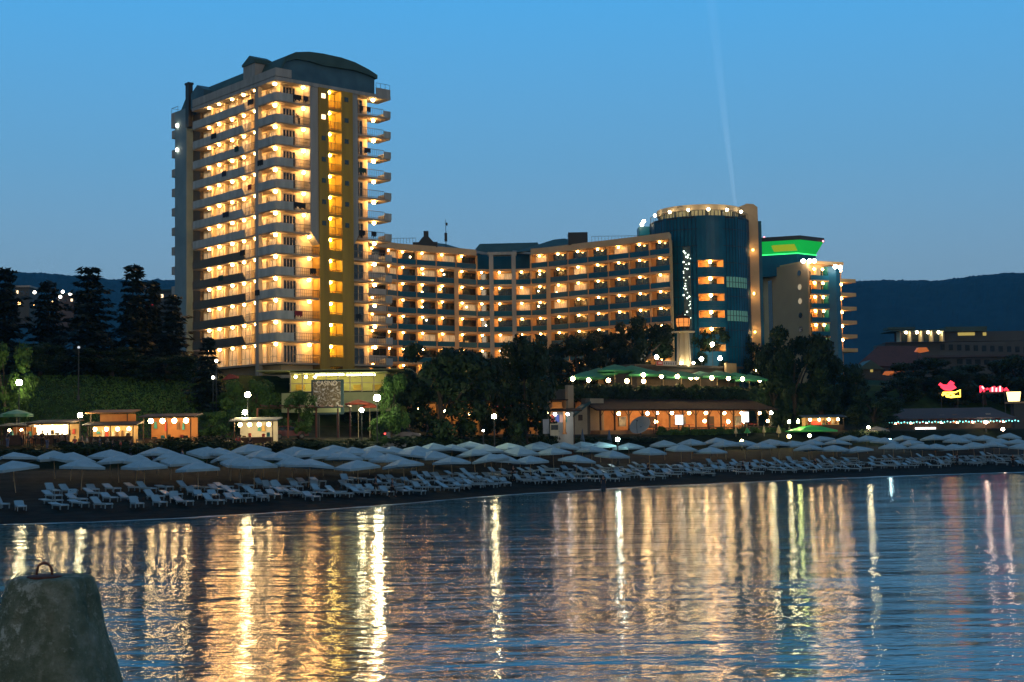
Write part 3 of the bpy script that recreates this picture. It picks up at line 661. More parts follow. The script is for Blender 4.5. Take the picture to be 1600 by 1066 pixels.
for px, py in ((1003, 351), (1006, 346)): f = MB(); f.ball(at(px, py, 260), .32, 8, 5); f.build('roof_lamp', MATS['roof_lamp_glass'], drum)
# ------------------------------------------------------------------ second hotel, behind on the right
def spot(px, s, py=685):
    Y = 120.0
    for _ in range(60): X = at(px, py, Y).x; Y = .6*Y+.4*(shoreY(X)+s)
    X = at(px, py, Y).x
    return Vector((X, Y, ground(X, Y)))
def vat(px, py, Y): return at(px, py, Y)
rh = thing('far_hotel', at(1250, 560, 312), 'orange hotel block behind the trees with a green lit crown and side balconies', 'hotel')
Yh = 306.0
A = at(1263, 470, Yh); A.z = 0
dl = Vector((at(1190, 470, Yh+16).x-A.x, 16, 0)).normalized()      # blank flank, going back to the left
dr = Vector((-dl.y, dl.x, 0)); dr = dr if dr.x > 0 else -dr
if dr.y < 0: pass
z0, z1 = 14, at(1263, 411, Yh).z
def hb(mb, a0, a1, b0, b1, za, zb): 
    q = lambda a, b: A+dr*a+dl*b
    return mb.hexa([q(a0, b0)+UP*za, q(a1, b0)+UP*za, q(a1, b1)+UP*za, q(a0, b1)+UP*za, q(a0, b0)+UP*zb, q(a1, b0)+UP*zb, q(a1, b1)+UP*zb, q(a0, b1)+UP*zb])
def fa(px):
    r = ray(px, 470); n = dl; k = (A-EYE).dot(n)/r.dot(n); return ((EYE+r*k)-A).dot(dr)
def fb(px):
    r = ray(px, 470); n = dr; k = (A-EYE).dot(n)/r.dot(n); return ((EYE+r*k)-A).dot(dl)
f1, f2, f3 = fa(1294), fa(1313), fa(1323); bw = fb(1190)
print('far hotel', f1, f2, f3, bw, dr, dl)
m = MB(); hb(m, 0, .5, 0, bw, z0, z1+.3); hb(m, .5, f3, 1.7, 14, z0, z1); m.build('hotel_wall', pm('apricot_far', (.5, .31, .15), (.45, .27, .13), .3, .85), rh)
m = MB(); b0, b1 = fb(1207), fb(1201); hb(m, -.06, .02, b0, b1, z0, z1-2.4); m.build('dark_slit', M_glass, rh)
m = MB(); b0, b1 = fb(1201.5), fb(1195); hb(m, -.05, .02, b0, b1, z0, z1-.6); m.build('orange_strip', M_orange, rh)
FH2 = 2.98
for k, col in enumerate(('dark', 'pale', 'lit', 'dark', 'dark')):
    m = MB(); c = A+dl*fb(1250.5)-dr*.05+UP*(at(1250, 427+22*k, Yh+3).z); rr = .62
    u = dl; pts = [c+u*rr*cos(2*pi*i/14)+UP*rr*sin(2*pi*i/14) for i in range(14)]; m.extr(pts, dr*-.08); m.build('porthole', M_glass if col == 'dark' else em('porthole_light', (1, .8, .5), 6 if col == 'lit' else .4), rh)
for k in range(6):
    zf = at(1275, 437+22*k, Yh).z
    m = MB(); hb(m, .4, f1, -.5, 1.75, zf-.3, zf); m.build('balcony_slab', M_orange, rh)
    m = MB(); hb(m, .5, f1-.05, -.48, -.4, zf, zf+1.0); m.build('balustrade', M_bglass, rh)
    m = MB(); hb(m, lerp(.5, f1, .38), lerp(.5, f1, .62), 0, 1.75, zf, zf+FH2-.3); m.build('fin_wall', M_orange, rh)
    for t in (.05, .68): m = MB(); hb(m, lerp(.5, f1, t), lerp(.5, f1, t+.28), 1.62, 1.72, zf, zf+2.2); m.build('window', M_glass, rh)
    for t in (.33, .8): m = MB(); m.ball(A+dr*lerp(.5, f1, t)+dl*.4+UP*(zf+FH2-.5), .26, 8, 4); m.build('balcony_lamp', E_wing, rh)
    m = MB(); hb(m, f2, f3+2.4, -.3, 4.5, zf-.3, zf); hb(m, f2+.1, f3+2.4, -.3, -.2, zf, zf+.5); m.build('end_balcony', M_orange, rh)
    m = MB(); m.ball(A+dr*(f2+.8)+dl*.6+UP*(zf+FH2-.6), .28, 8, 4); m.build('end_lamp', E_wing, rh)
m = MB(); c = A+dr*(f1+f2)/2; m.prism([A+dr*f1+dl*1.8, A+dr*f1-dl*.2, A+dr*lerp(f1, f2, .5)-dl*.9, A+dr*f2-dl*.2, A+dr*f2+dl*1.8], z0, z1-.6); m.build('glass_bay', M_bglass, rh)
m = MB(); hb(m, 0.5, f3+.2, 1.0, 13, z1-.02, z1+.7); m.build('roof_slab', M_orange, rh)
# dark drum and the green lit crown
cx = at(1228, 400, Yh+12); cx.z = 0; zA, zB, zC = at(1240, 412, Yh+12).z, at(1240, 398, Yh+12).z, at(1240, 378, Yh+12).z
hw = at(1276, 400, Yh+12).x-cx.x; hw2 = at(1289, 400, Yh+12).x-cx.x
pl = lambda w, d: [cx+Vector((-w, 0, 0)), cx+Vector((w*.28, -d*.55, 0)), cx+Vector((w, d*.15, 0)), cx+Vector((w*.8, d*1.5, 0)), cx+Vector((-w, d*1.6, 0))]
m = MB(); m.prism(pl(hw, 6), zA-3, zB); m.build('crown_drum', M_bglass, rh)
m = MB(); a, b2 = pl(hw, 6), pl(hw2, 7.2)
for q in range(4): m.quad(a[q]+UP*zB, a[q+1]+UP*zB, b2[q+1]+UP*zC, b2[q]+UP*zC)
m.build('crown_fascia', em('green_neon_fascia', (.01, .70, .10), .48), rh)
m = MB(); q0, q1 = a[0].lerp(a[1], .45)+UP*(zB+.5), a[0].lerp(a[1], 1.0)+UP*(zB+.5); up2 = (b2[0]-a[0])*.35+UP*(zC-zB)*.5; fw = Vector((0, -.12, 0)); m.extr([q0+fw, q1+fw, q1+up2+fw, q0+up2+fw], (0, .06, 0)); m.build('yellow_panel', em('yellow_neon', (.45, .6, .03), .55), rh)
m = MB(); m.prism(pl(hw2+.2, 7.5), zC-.05, zC+.9); m.build('crown_roof', M_dark, rh)
m = MB(); pp = [q+UP*(zB-.1) for q in pl(hw+.15, 6.1)][:4]; m.path(pp, .12, 4); m.build('neon_line', em('green_tube', (.05, 1, .2), 2.0), rh)
for px, py, n in ((1255, 408, 3), (1265, 408, 1), (1272, 408, 1), (1305, 417, 2), (1313, 418, 3)):
    m = MB(); m.ball(at(px, py, Yh-.5), .45, 8, 5); m.build('flood_lamp', em('flood_lamp_glass', (1, .93, .8), 40), rh)
for px, py in ((1256, 371), (1194, 371), (1286, 377)): m = MB(); m.ball(at(px, py, Yh+12), .22, 6, 4); m.build('beacon', em('beacon_glass', (1, .25, .3), 5), rh)
# faint searchlight beam rising behind the glass tower
mb_, nt, b = nodes('beam_air'); nt.nodes.remove(b)
vo = nt.nodes.new('ShaderNodeVolumePrincipled'); vo.inputs['Density'].default_value = 0.0
vo.inputs['Emission Strength'].default_value = .0028; vo.inputs['Emission Color'].default_value = (.75, .9, 1, 1)
tc = nt.nodes.new('ShaderNodeTexCoord'); sx_ = nt.nodes.new('ShaderNodeSeparateXYZ'); nt.links.new(tc.outputs['Object'], sx_.inputs[0]); mr_ = nt.nodes.new('ShaderNodeMapRange'); nt.links.new(sx_.outputs['Z'], mr_.inputs['Value']); mr_.inputs['From Max'].default_value = 62; mr_.inputs['To Min'].default_value = .16; mr_.inputs['To Max'].default_value = .0015
pw_ = nt.nodes.new('ShaderNodeMath'); pw_.operation = 'MULTIPLY'; nt.links.new(mr_.outputs['Result'], pw_.inputs[0]); nt.links.new(mr_.outputs['Result'], pw_.inputs[1]); p3_ = nt.nodes.new('ShaderNodeMath'); p3_.operation = 'MULTIPLY_ADD'; nt.links.new(pw_.outputs[0], p3_.inputs[0]); p3_.inputs[1].default_value = 1.1; p3_.inputs[2].default_value = .0032; nt.links.new(p3_.outputs[0], vo.inputs['Emission Strength'])
nt.links.new(vo.outputs['Volume'], nt.nodes['Material Output'].inputs['Volume'])
p0, p1, p2 = at(1149, 322, 300), at(1134, 200, 330), at(1108, -30, 380)
bm2 = MB(); bm2.path([p0, p1, p2], [.4, .8, 1.7], 14); o = bm2.build('searchlight_beam', mb_, loc=p0); tag(o, 'faint pale searchlight beam rising into the sky above the glass tower', 'light beam')
# ------------------------------------------------------------------ low hotel and houses, far right
M_pane = pm('dim_pane', (.03, .045, .055), (.015, .025, .03), 1.5, .6, spec=.08)
lowh = thing('low_hotel', at(1480, 560, 420), 'low dark hotel on the slope with four lit balconies under its eave', 'hotel')
Yl = 420
def bx(mb, px0, px1, py0, py1, Y, dep): a, c = at(px0, py1, Y), at(px1, py0, Y); return mb.hexa([(a.x, Y, a.z), (c.x, Y, a.z), (c.x, Y+dep, a.z), (a.x, Y+dep, a.z), (a.x, Y, c.z), (c.x, Y, c.z), (c.x, Y+dep, c.z), (a.x, Y+dep, c.z)])
M_mauve = pm('mauve_render', (.085, .07, .075), (.065, .055, .06), .3, .9); M_dull = pm('dull_render', (.085, .095, .095), (.07, .075, .075), .3, .9); M_redroof = pm('red_tile_roof', (.10, .04, .032), (.075, .03, .025), .6, .85)
m = MB(); bx(m, 1385, 1600, 533, 590, Yl+3, 14); bx(m, 1478, 1600, 517, 534, Yl+5, 10); m.build('hotel_wall', M_dull, lowh)
m = MB(); bx(m, 1398, 1478, 517, 534, Yl+5, .3); bx(m, 1384, 1478, 533.5, 536, Yl+1, 4.1); bx(m, 1384, 1700, 552, 560, Yl+1, 2.1); m.build('terrace', M_mauve, lowh)
m = MB(); bx(m, 1392, 1480, 514.5, 517.5, Yl-.5, 12); bx(m, 1388, 1430, 511, 515, Yl+2, 6); bx(m, 1478, 1542, 510, 518, Yl+3, 9); m.build('roof', M_roof, lowh)
for i, px in enumerate((1407, 1424, 1441.5, 1458, 1474.5)):
    m = MB(); bx(m, px-.7, px+.7, 517, 534, Yl+1, 4.2); m.build('partition', M_room, lowh)
    if i < 4: m = MB(); m.ball(at(px+8.5, 519.5, Yl+2), .45, 8, 4); m.build('balcony_lamp', em('terrace_lamp_glass', (1, .85, .5), 30), lowh); m = MB(); bx(m, px+2.5, px+14, 522.5, 533, Yl+4.7, .2); m.build('window', M_pane, lowh)
for px0, px1 in ((1497, 1523), (1536, 1541)): m = MB(); bx(m, px0, px1, 519.5, 524.5, Yl+4.8, .2); m.build('lit_window', em('dim_yellow_pane', (.8, .6, .15), .55), lowh)
for q in range(11): px = 1470+q*13; m = MB(); bx(m, px, px+6, 538+q*.4, 547+q*.4, Yl+2.8, .25); m.build('window', M_pane, lowh)
for q in range(8): px = 1496+q*14; m = MB(); bx(m, px, px+8, 561+q*.4, 569+q*.4, Yl+2.8, .25); m.build('lower_window', M_pane, lowh)
house = thing('tiled_house', at(1410, 590, 390), 'dark house with a broad reddish tiled roof below the low hotel', 'house'); Yq = 390
m = MB(); bx(m, 1345, 1440, 570, 600, Yq, 10); m.build('wall', M_mauve, house)
m = MB(); a, b2, c, d = at(1338, 571, Yq-1), at(1450, 574, Yq-1), at(1432, 541, Yq+7), at(1372, 541, Yq+7); m.extr([a, b2, c, d], (0, .5, -.3)); m.build('roof', M_redroof, house)
for q in range(6): m = MB(); bx(m, 1350+q*13, 1357+q*13, 577, 584, Yq-.1, .2); m.build('window', M_pane, house)
hh = thing('small_house', at(1355, 595, 330), 'small dim house with a lit window among the trees', 'house'); m = MB(); bx(m, 1345, 1376, 577, 592, 340, 6); m.build('wall', M_dull, hh); m = MB(); bx(m, 1360, 1364, 577.5, 581.5, 339.9, .2); m.build('window', em('dim_yellow_pane', (.8, .6, .15), .55), hh); m = MB(); a, b2 = at(1340, 577, 339), at(1382, 577, 339); m.extr([a, b2, (a+b2)/2+UP*2.2], (0, 8, 0)); m.build('roof', M_roof, hh)
for px, py, w_, h_, cc in ((1391, 585, 9, 5, 'round'), (1417, 583, 17, 4, 'wide'), (1442, 549, 10, 6, 'upper')):
    t = thing('awning', at(px, py, 335), 'orange glowing %s awning among dark trees' % {'round': 'small rounded', 'wide': 'wide flat', 'upper': 'reddish'}[cc], 'awning'); p = at(px, py, 335); wm = w_/2200*335; hm = h_/2200*335
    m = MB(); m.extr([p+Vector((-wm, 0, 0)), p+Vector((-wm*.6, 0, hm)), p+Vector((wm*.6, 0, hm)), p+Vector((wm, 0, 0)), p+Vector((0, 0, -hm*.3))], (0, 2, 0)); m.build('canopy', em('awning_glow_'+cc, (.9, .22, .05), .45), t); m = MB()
    for s_ in (-.8, .8): m.tube(p+Vector((wm*s_, .5, -4)), p+Vector((wm*s_, .5, 0)), .08, k=5)
    m.build('pole', M_dark, t) if False else None
    for s_ in (-.8, .8): m = MB(); m.tube(p+Vector((wm*s_, .6, -5)), p+Vector((wm*s_, .6, .1)), .08, k=5); m.build('post', M_dark, t)
# signs of the right-hand bars: bent neon tubes on a frame
def neon(name, label, px, py, Y, strokes, mat, w_, h_, back=None):
    p = at(px, py, Y); t = thing(name, p, label, 'sign'); sx, sz = w_/2200*Y, h_/2200*Y
    for s_ in strokes:
        m = MB(); m.path([p+Vector((x*sx, -.1, z*sz)) for x, z in s_[1]], .14*(s_[2] if len(s_) > 2 else 1), 5); m.build('tube', mat[s_[0]], t)
    m = MB(); m.box(p+Vector((sx*.5, .25, -sz*.1)), (sx*1.1, .12, .2)); m.build('frame', M_dark, t)
    for x in (.1, .9): m = MB(); m.tube(p+Vector((x*sx, .3, -6)), p+Vector((x*sx, .3, 0)), .09, k=5); m.build('post', M_dark, t)
red = em('red_neon', (1, .03, .06), 3.2); yel = em('yellow_tube', (1, .62, .06), 5); redw = em('pale_red_neon', (1, .25, .25), 5)
neon('neon_sign', 'red and yellow neon sign with a bird like shape over dark trees', 1468, 613, 262, [('r', [(0, .8), (.15, .6), (.35, .55), (.6, .75), (.75, .45), (.5, .25), (.25, .35), (.1, .62)], 2.2), ('r', [(.1, .55), (.5, .48), (.7, .62)], 2.2), ('r', [(.45, .75), (.55, 1.0), (.7, .8)], 1.6), ('y', [(.15, -.05), (.75, -.05), (1, .18), (1, -.45), (.4, -.45)]), ('y', [(.12, -.3), (.25, -.15), (.38, -.35), (.55, -.12), (.7, -.4)], 1.6), ('y', [(.3, -.4), (.55, -.5), (.9, -.42)], 1.4)], {'r': red, 'y': yel}, 32, 16)
neon('neon_sign', 'long row of red neon strokes over the bar at the edge of the bay', 1532, 613, 268, [('r', [(0, 1), (0, 0), (.06, .5), (.14, .1)], 1.5), ('w', [(.05, .9), (.12, .5)], 1.2), ('r', [(.2, .45), (.28, .5)], 1.5)]+[('w' if i % 2 else 'r', [(.36+i*.07, .05), (.37+i*.07, .65+.25*((i*7) % 3)/2)], 1.2) for i in range(7)]+[('r', [(.86, .2), (.93, .55), (1, .1)], 1.5)], {'r': red, 'w': redw}, 43, 10)
t = thing('lit_box', at(1584, 620, 262), 'pale yellow lit lantern box on a ledge at the edge of the bay', 'lantern'); p = at(1584, 620, 262)
m = MB(); m.hexa([p+Vector((x*.8, y*.8, -.85)) for x, y in ((-1, -1), (1, -1), (1, 1), (-1, 1))]+[p+Vector((x*1.0, y, .9)) for x, y in ((-1, -1), (1, -1), (1, 1), (-1, 1))]); m.build('lantern_glass', em('lantern_glow', (1, .75, .3), 3.0), t); m = MB(); m.box(p+Vector((.4, 0, -1.1)), (3.4, 2.4, .3)); m.build('ledge', M_orange2, t); m = MB(); m.box(p+Vector((.8, .2, -4)), (2.2, 1.8, 5.6)); m.build('pedestal', M_dull, t)
# ------------------------------------------------------------------ restaurant on two levels
q0, q1 = at(885, 680, 206), at(1207, 680, 233)
ra = Vector((q1.x-q0.x, q1.y-q0.y, 0)); RL = ra.length; ra.normalize(); rn = Vector((-ra.y, ra.x, 0)); Q0 = Vector((q0.x, q0.y, 0))
def Q(t, d, z): return Q0+ra*t+rn*d+UP*z
def tq(px, d=0):
    r = ray(px, 660); k = (Q(0, d, 0)-EYE).dot(rn)/r.dot(rn); return ((EYE+r*k)-Q0).dot(ra)
def zq(px, py, d=0):
    r = ray(px, py); k = (Q(0, d, 0)-EYE).dot(rn)/r.dot(rn); return (EYE+r*k).z
def rb(mb, t0, t1, d0, d1, za, zb): return mb.hexa([Q(t0, d0, za), Q(t1, d0, za), Q(t1, d1, za), Q(t0, d1, za), Q(t0, d0, zb), Q(t1, d0, zb), Q(t1, d1, zb), Q(t0, d1, zb)])
rest = thing('restaurant', Q(RL/2, 5, 6), 'two storey terrace restaurant with a tiled eave over an amber lit timber room', 'restaurant')
M_timber = pm('dark_timber', (.07, .035, .018), None, 2, .7); M_amber = pm('amber_plaster', (.55, .27, .10), (.42, .19, .07), 1.1, .85); M_beige = pm('beige_plaster', (.42, .33, .22), (.36, .28, .18), .8, .85)
M_tile = pm('brown_tile', (.06, .035, .024), (.03, .018, .014), 2.2, .9, .05, spec=.1)
zfl0 = 6.5; zeave = 9.4; zrid = 11.2; ztf = 12.9
t938, t1205 = tq(938), tq(1206)
m = MB(); rb(m, t938, t1205, 5.5, 5.8, 5.5, zrid); rb(m, t938, t1205, .0, 5.5, 5.2, zfl0); m.build('back_wall', M_amber, rest)
m = MB(); m.hexa([Q(t938-1.6, -1.0, zeave), Q(t1205+.5, -1.0, zeave), Q(t1205+.5, 5.5, zrid), Q(t938, 5.5, zrid), Q(t938-1.6, -1.0, zeave+.22), Q(t1205+.5, -1.0, zeave+.22), Q(t1205+.5, 5.5, zrid+.25), Q(t938, 5.5, zrid+.25)]); m.build('tiled_eave', M_tile, rest)
for i in range(14):
    tt = lerp(t938+.2, t1205-.3, i/13); m = MB(); rb(m, tt-.1, tt+.1, .1, .3, zfl0, zeave+.28)
    if i < 13: m.tube(Q(tt, .2, zeave-.9), Q(tt+.9, .2, zeave+.2), .06, k=4)
    if i > 0: m.tube(Q(tt, .2, zeave-.9), Q(tt-.9, .2, zeave+.2), .06, k=4)
    m.build('timber_post', M_timber, rest)
for i in range(6):
    tt = lerp(t938+2, t1205-3, i/5); m = MB(); rb(m, tt, tt+1.5, 5.35, 5.52, zfl0+.3+(.3 if i % 2 else 0), zfl0+2.1); m.build('wall_panel', [M_timber, pm('mirror_panel', (.2, .17, .12), (.05, .05, .05), 1.5, .3)][i % 2], rest)
m = MB()
for i in range(90): tt = lerp(tq(1015), t1205, i/89); m.tube(Q(tt, -.9, 5.7), Q(tt, -.9, 6.75), .05, k=4)
m.tube(Q(tq(1015), -.9, 6.75), Q(t1205, -.9, 6.75), .07, k=4); m.tube(Q(tq(1015), -.9, 5.9), Q(t1205, -.9, 5.9), .05, k=4); m.build('timber_fence', M_timber, rest)
m = MB(); rb(m, tq(898, 5), tq(1196, 5), 6.0, 20, 11.0, ztf); m.build('terrace_slab', M_brown, rest)
m = MB(); rb(m, tq(990, 14), tq(1150, 14), 13, 20, ztf, 17.0); rb(m, tq(985, 14), tq(1155, 14), 12.6, 20, 17, 17.4); m.build('rear_block', M_brown, rest)
m = MB(); rb(m, tq(1137, 12), tq(1153, 12), 12, 12.5, 15.2, 17.9); m.build('accent_wall', M_orange, rest)
m = MB(); m.extr([Q(tq(884), 1.2, 5.5), Q(tq(926), 1.2, 5.5), Q(tq(926), 1.2, zq(926, 633)), Q(tq(886), 1.2, zq(886, 664))], rn*.4); m.build('gable_wall', M_beige, rest)
m = MB(); rb(m, tq(912), tq(918), 1.1, 1.2, zq(915, 657), zq(915, 648)); m.build('small_window', M_timber, rest)
m = MB(); m.extr([Q(tq(882), .9, zq(884, 668)), Q(tq(930), .9, zq(930, 630)), Q(tq(930), .9, zq(930, 627)), Q(tq(880), .9, zq(880, 664))], rn*1.4); m.build('stair_flight', M_roof, rest)
m = MB(); rb(m, tq(933), tq(961), 2.5, 3.1, 5.5, zq(940, 622)); m.build('end_wall', M_beige, rest)
m = MB(); rb(m, tq(925), tq(932), 1.4, 2.4, 5.5, zq(940, 622)); m.build('dark_pier', M_brown, rest)
m = MB(); rb(m, tq(888, 5), tq(897, 5), 5, 5.6, 9, zq(890, 602, 5)); m.build('newel', M_beige, rest)
lampw = em('terrace_globe', (1, .64, .27), 70)
for px, py in ((896, 592), (921, 594), (952, 594.5), (981, 595.5), (1007, 596), (1007, 586), (1035, 588), (1060, 588.5), (1081, 590), (1090, 590), (1114, 590.5), (1140, 591.5), (1162, 592.5), (1189, 594)):
    m = MB(); c = Q(tq(px, 6.2), 6.2, zq(px, py, 6.2)); m.ball(c, .33, 10, 6); l = m.build('terrace_lamp', lampw, rest); m = MB(); m.tube(c-UP*(c.z-ztf), c-UP*.3, .05, k=5); m.build('lamp_stem', M_dark, l)
for px in (1030, 1053, 1080, 1106, 1135, 1162, 1190):
    m = MB(); c = Q(tq(px), .4, zq(px, 645.5)); m.ball(c, .25, 8, 5); m.build('eave_lamp', lampw, rest)
for px, py in ((967, 646.5), (1012, 646), (1025, 659), (1062, 659), (1101, 658), (1138, 659), (1163, 659), (1200, 658)):
    m = MB(); c = Q(tq(px, 1.5), 1.5, zq(px, py, 1.5)); m.ball(c, .27, 8, 5); m.build('room_lamp', em('room_globe', (1, .62, .25), 80), rest)
for px in (1047, 1150):
    tt = tq(px, 2); m = MB(); h0, h1 = (664, 649) if px < 1100 else (660, 644); rb(m, tt-.8, tt+.8, -.1, .02, zq(px, h0, 2), zq(px, h1, 2)); s_ = m.build('projection_screen', em('screen_white', (.9, .95, 1), 1.6), rest)
    m = MB(); rb(m, tt-.1, tt+.1, .03, .13, zfl0, zq(px, h0, 2)+.5); m.build('screen_stand', M_dark, s_)
for i in range(8):
    tt = lerp(tq(1010), tq(1195), i/7)+R.uniform(-.5, .5); t = thing('dining_table', Q(tt, 1.2+i % 2, zfl0), 'restaurant table under a red cloth beside the %s lit bay of the timber room' % ordn(i+1), 'table', 'red tables in the timber room'); m = MB(); rb(m, tt-.6, tt+.6, .8+i % 2, 1.8+i % 2, zfl0+.72, zfl0+.78); m.build('tabletop', pm('red_cloth', (.4, .03, .03), None, 2, .8), t); m = MB(); m.tube(Q(tt, 1.3+i % 2, zfl0), Q(tt, 1.3+i % 2, zfl0+.72), .08, k=6); m.build('leg', M_dark, t)
# sign board on the terrace roof : red half and pale half with dark marks
t = thing('sign_board', Q(tq(1042, 12), 11.9, 17), 'framed sign board, half red and half pale, on the roof below the turret', 'sign'); ta, tm, tb_ = tq(1028, 12), tq(1037, 12), tq(1058, 12); za, zb_ = zq(1042, 571, 12), zq(1042, 565, 12)
m = MB(); rb(m, ta-.12, tb_+.12, 11.95, 12.1, za-.12, zb_+.12); m.build('frame', M_beige, t)
m = MB(); rb(m, ta, tm, 11.88, 11.96, za, zb_); m.build('red_panel', em('sign_red', (.55, .08, .06), .35), t); m = MB(); rb(m, tm+.04, tb_, 11.88, 11.96, za, zb_); m.build('pale_panel', em('sign_pale', (.5, .45, .38), .30), t)
for i in range(6): x = lerp(tm+.25, tb_-.3, i/5); m = MB(); rb(m, x, x+.16, 11.84, 11.885, za+.14, zb_-.14); rb(m, x, x+.26, 11.845, 11.89, za+.14+(i % 3)*.08, za+.22+(i % 3)*.08); m.build('dark_mark', M_timber, t)
m = MB(); rb(m, lerp(ta, tm, .2), lerp(ta, tm, .8), 11.84, 11.885, za+.18, zb_-.18); m.build('pale_mark', pm('sign_cream', (.6, .5, .45)), t)
# lighthouse shaped turret
tc_ = at(1068.5, 565, 240); tc_ = Vector((tc_.x, 240, 0)); zz = lambda py: at(1068, py, 240).z
tur = thing('lighthouse_turret', tc_+UP*17.3, 'cream lighthouse shaped turret with a glowing lantern on the restaurant roof', 'turret')
M_cream = pm('cream_plaster', (.6, .5, .34), (.5, .42, .28), .8, .7)
m = MB()
for k in range(8):                            # fluted tapering shaft
    a = 2*pi*k/8+.39; m.hexa([tc_+Vector((r_*cos(a+da), r_*sin(a+da), z_)) for z_, s_ in ((17.2, 1.0), (zz(520), .8)) for r_, da in ((.45*s_, -.3), (1.28*s_, -.30), (1.28*s_, .30), (.45*s_, .3))])
m.lathe(tc_, [(1.1, 17.2), (.86, zz(520))], 16); m.build('shaft', M_cream, tur)
m = MB(); m.lathe(tc_, [(.1, zz(521)), (2.0, zz(519.5)), (2.0, zz(518.3)), (.1, zz(518))], 20); m.build('gallery', M_cream, tur)
m = MB()
for k in range(8): a = 2*pi*k/8; m.tube(tc_+Vector((.95*cos(a), .95*sin(a), zz(518.5))), tc_+Vector((.95*cos(a), .95*sin(a), zz(511))), .1, k=5)
m.lathe(tc_, [(.1, zz(511.4)), (1.1, zz(511.4)), (1.1, zz(510.8)), (.1, zz(510.8))], 16); m.build('colonnade', M_timber, tur)
m = MB(); m.lathe(tc_, [(1.02, zz(510.8)), (1.16, zz(505)), (1.16, zz(498))], 16); m.build('lantern', em('lantern_amber', (1, .33, .07), 1.0), tur)
m = MB()
for k in range(8): a = 2*pi*k/8; m.path([tc_+Vector((1.06*cos(a), 1.06*sin(a), zz(510.8))), tc_+Vector((1.2*cos(a), 1.2*sin(a), zz(505))), tc_+Vector((1.2*cos(a), 1.2*sin(a), zz(498)))], .05, 4)
m.lathe(tc_, [(1.2, zz(504.5)), (1.24, zz(504.3)), (1.2, zz(504))], 16); m.build('lantern_bars', M_timber, tur)
m = MB(); m.lathe(tc_, [(1.35, zz(498)), (1.2, zz(496)), (.7, zz(493.5)), (.12, zz(491.5)), (.05, zz(488))], 16); m.build('dome', M_tile, tur)
for sx in (-.7, 1.4): m = MB(); m.ball(tc_+Vector((sx, -1.9, 17.75)), .22, 8, 5); m.build('uplight', em('uplight_glass', (1, .8, .45), 110), tur)
for px, py in ((1026, 558), (1096, 561), (1125, 560), (1113, 538)):
    p = at(px, py, 243 if py > 540 else 246); t = thing('lamp_post', p-UP*2, 'slender lamp post with a small white globe %s the lighthouse turret' % {1026: 'left of', 1096: 'just right of', 1125: 'farther right of', 1113: 'above and right of'}[px], 'street lamp'); m = MB(); m.ball(p, .36, 8, 6); m.build('globe', E_white, t); m = MB(); m.tube(p-UP*(p.z-17.3 if py > 540 else 8), p-UP*.3, .06, k=5); m.build('post', M_dark, t)
# green parasols over the upper terrace
M_green = pm('green_canvas', (.015, .20, .10), (.01, .15, .07), 1.5, .7); M_pole = pm('pale_pole', (.45, .36, .22), None, 2, .6)
def parasol(name, loc, Hh, w_, label, cat, group, mat, valance=.22, top=.62, k=4, polemat=None):
    t = thing(name, loc, label, cat, group); loc = Vector(loc); m = MB(); ph = pi/4 if k == 4 else .2; rr = w_/2*(sqrt(2) if k == 4 else 1)
    m.lathe(loc, [(.03, Hh), (rr*.5, Hh-top*.42), (rr, Hh-top), (rr*1.0, Hh-top-valance)], k, ph, ph+2*pi); m.build('canopy', mat, t)
    m = MB(); m.tube(loc, loc+UP*(Hh-.1), .045, k=6); m.build('pole', polemat or M_pole, t)
    m = MB()
    for q in range(k): a = ph+2*pi*q/k; m.tube(loc+UP*(Hh-top*1.25), loc+Vector((rr*.6*cos(a), rr*.6*sin(a), Hh-top*.62)), .02, k=4)
    m.build('ribs', polemat or M_pole, t)
    return t
gsp = [(918, 583), (937, 578), (962, 572.5), (988, 574), (1009, 579), (1038, 581), (1066, 583), (1096, 583), (1122, 582), (1150, 585), (1172, 588)]
for i, (px, py) in enumerate(gsp):
    d = 8.4+(i % 2)*2.4; zt = zq(px, py-3, d); parasol('green_parasol', Q(tq(px, d), d, ztf), zt-ztf, 5.6, 'green square parasol over the upper restaurant terrace, %s from its left end' % ordn(i+1), 'parasol', 'green parasols on the restaurant terrace', M_green, .25, 1.0)
# terrace furniture glimpsed under the parasols
for i in range(9):
    tt = lerp(tq(920, 8), tq(1180, 8), i/8); t = thing('terrace_table', Q(tt, 8.5, ztf), 'dark wooden table on the upper terrace, %s from the left' % ordn(i+1), 'table', 'tables of the upper terrace'); m = MB(); m.lathe(Q(tt, 8.3, ztf), [(.02, .75), (.5, .75), (.5, .8), (.02, .8)], 10); m.build('tabletop', M_timber, t); m = MB(); m.tube(Q(tt, 8.3, ztf), Q(tt, 8.3, ztf+.76), .06, k=5); m.build('leg', M_dark, t)
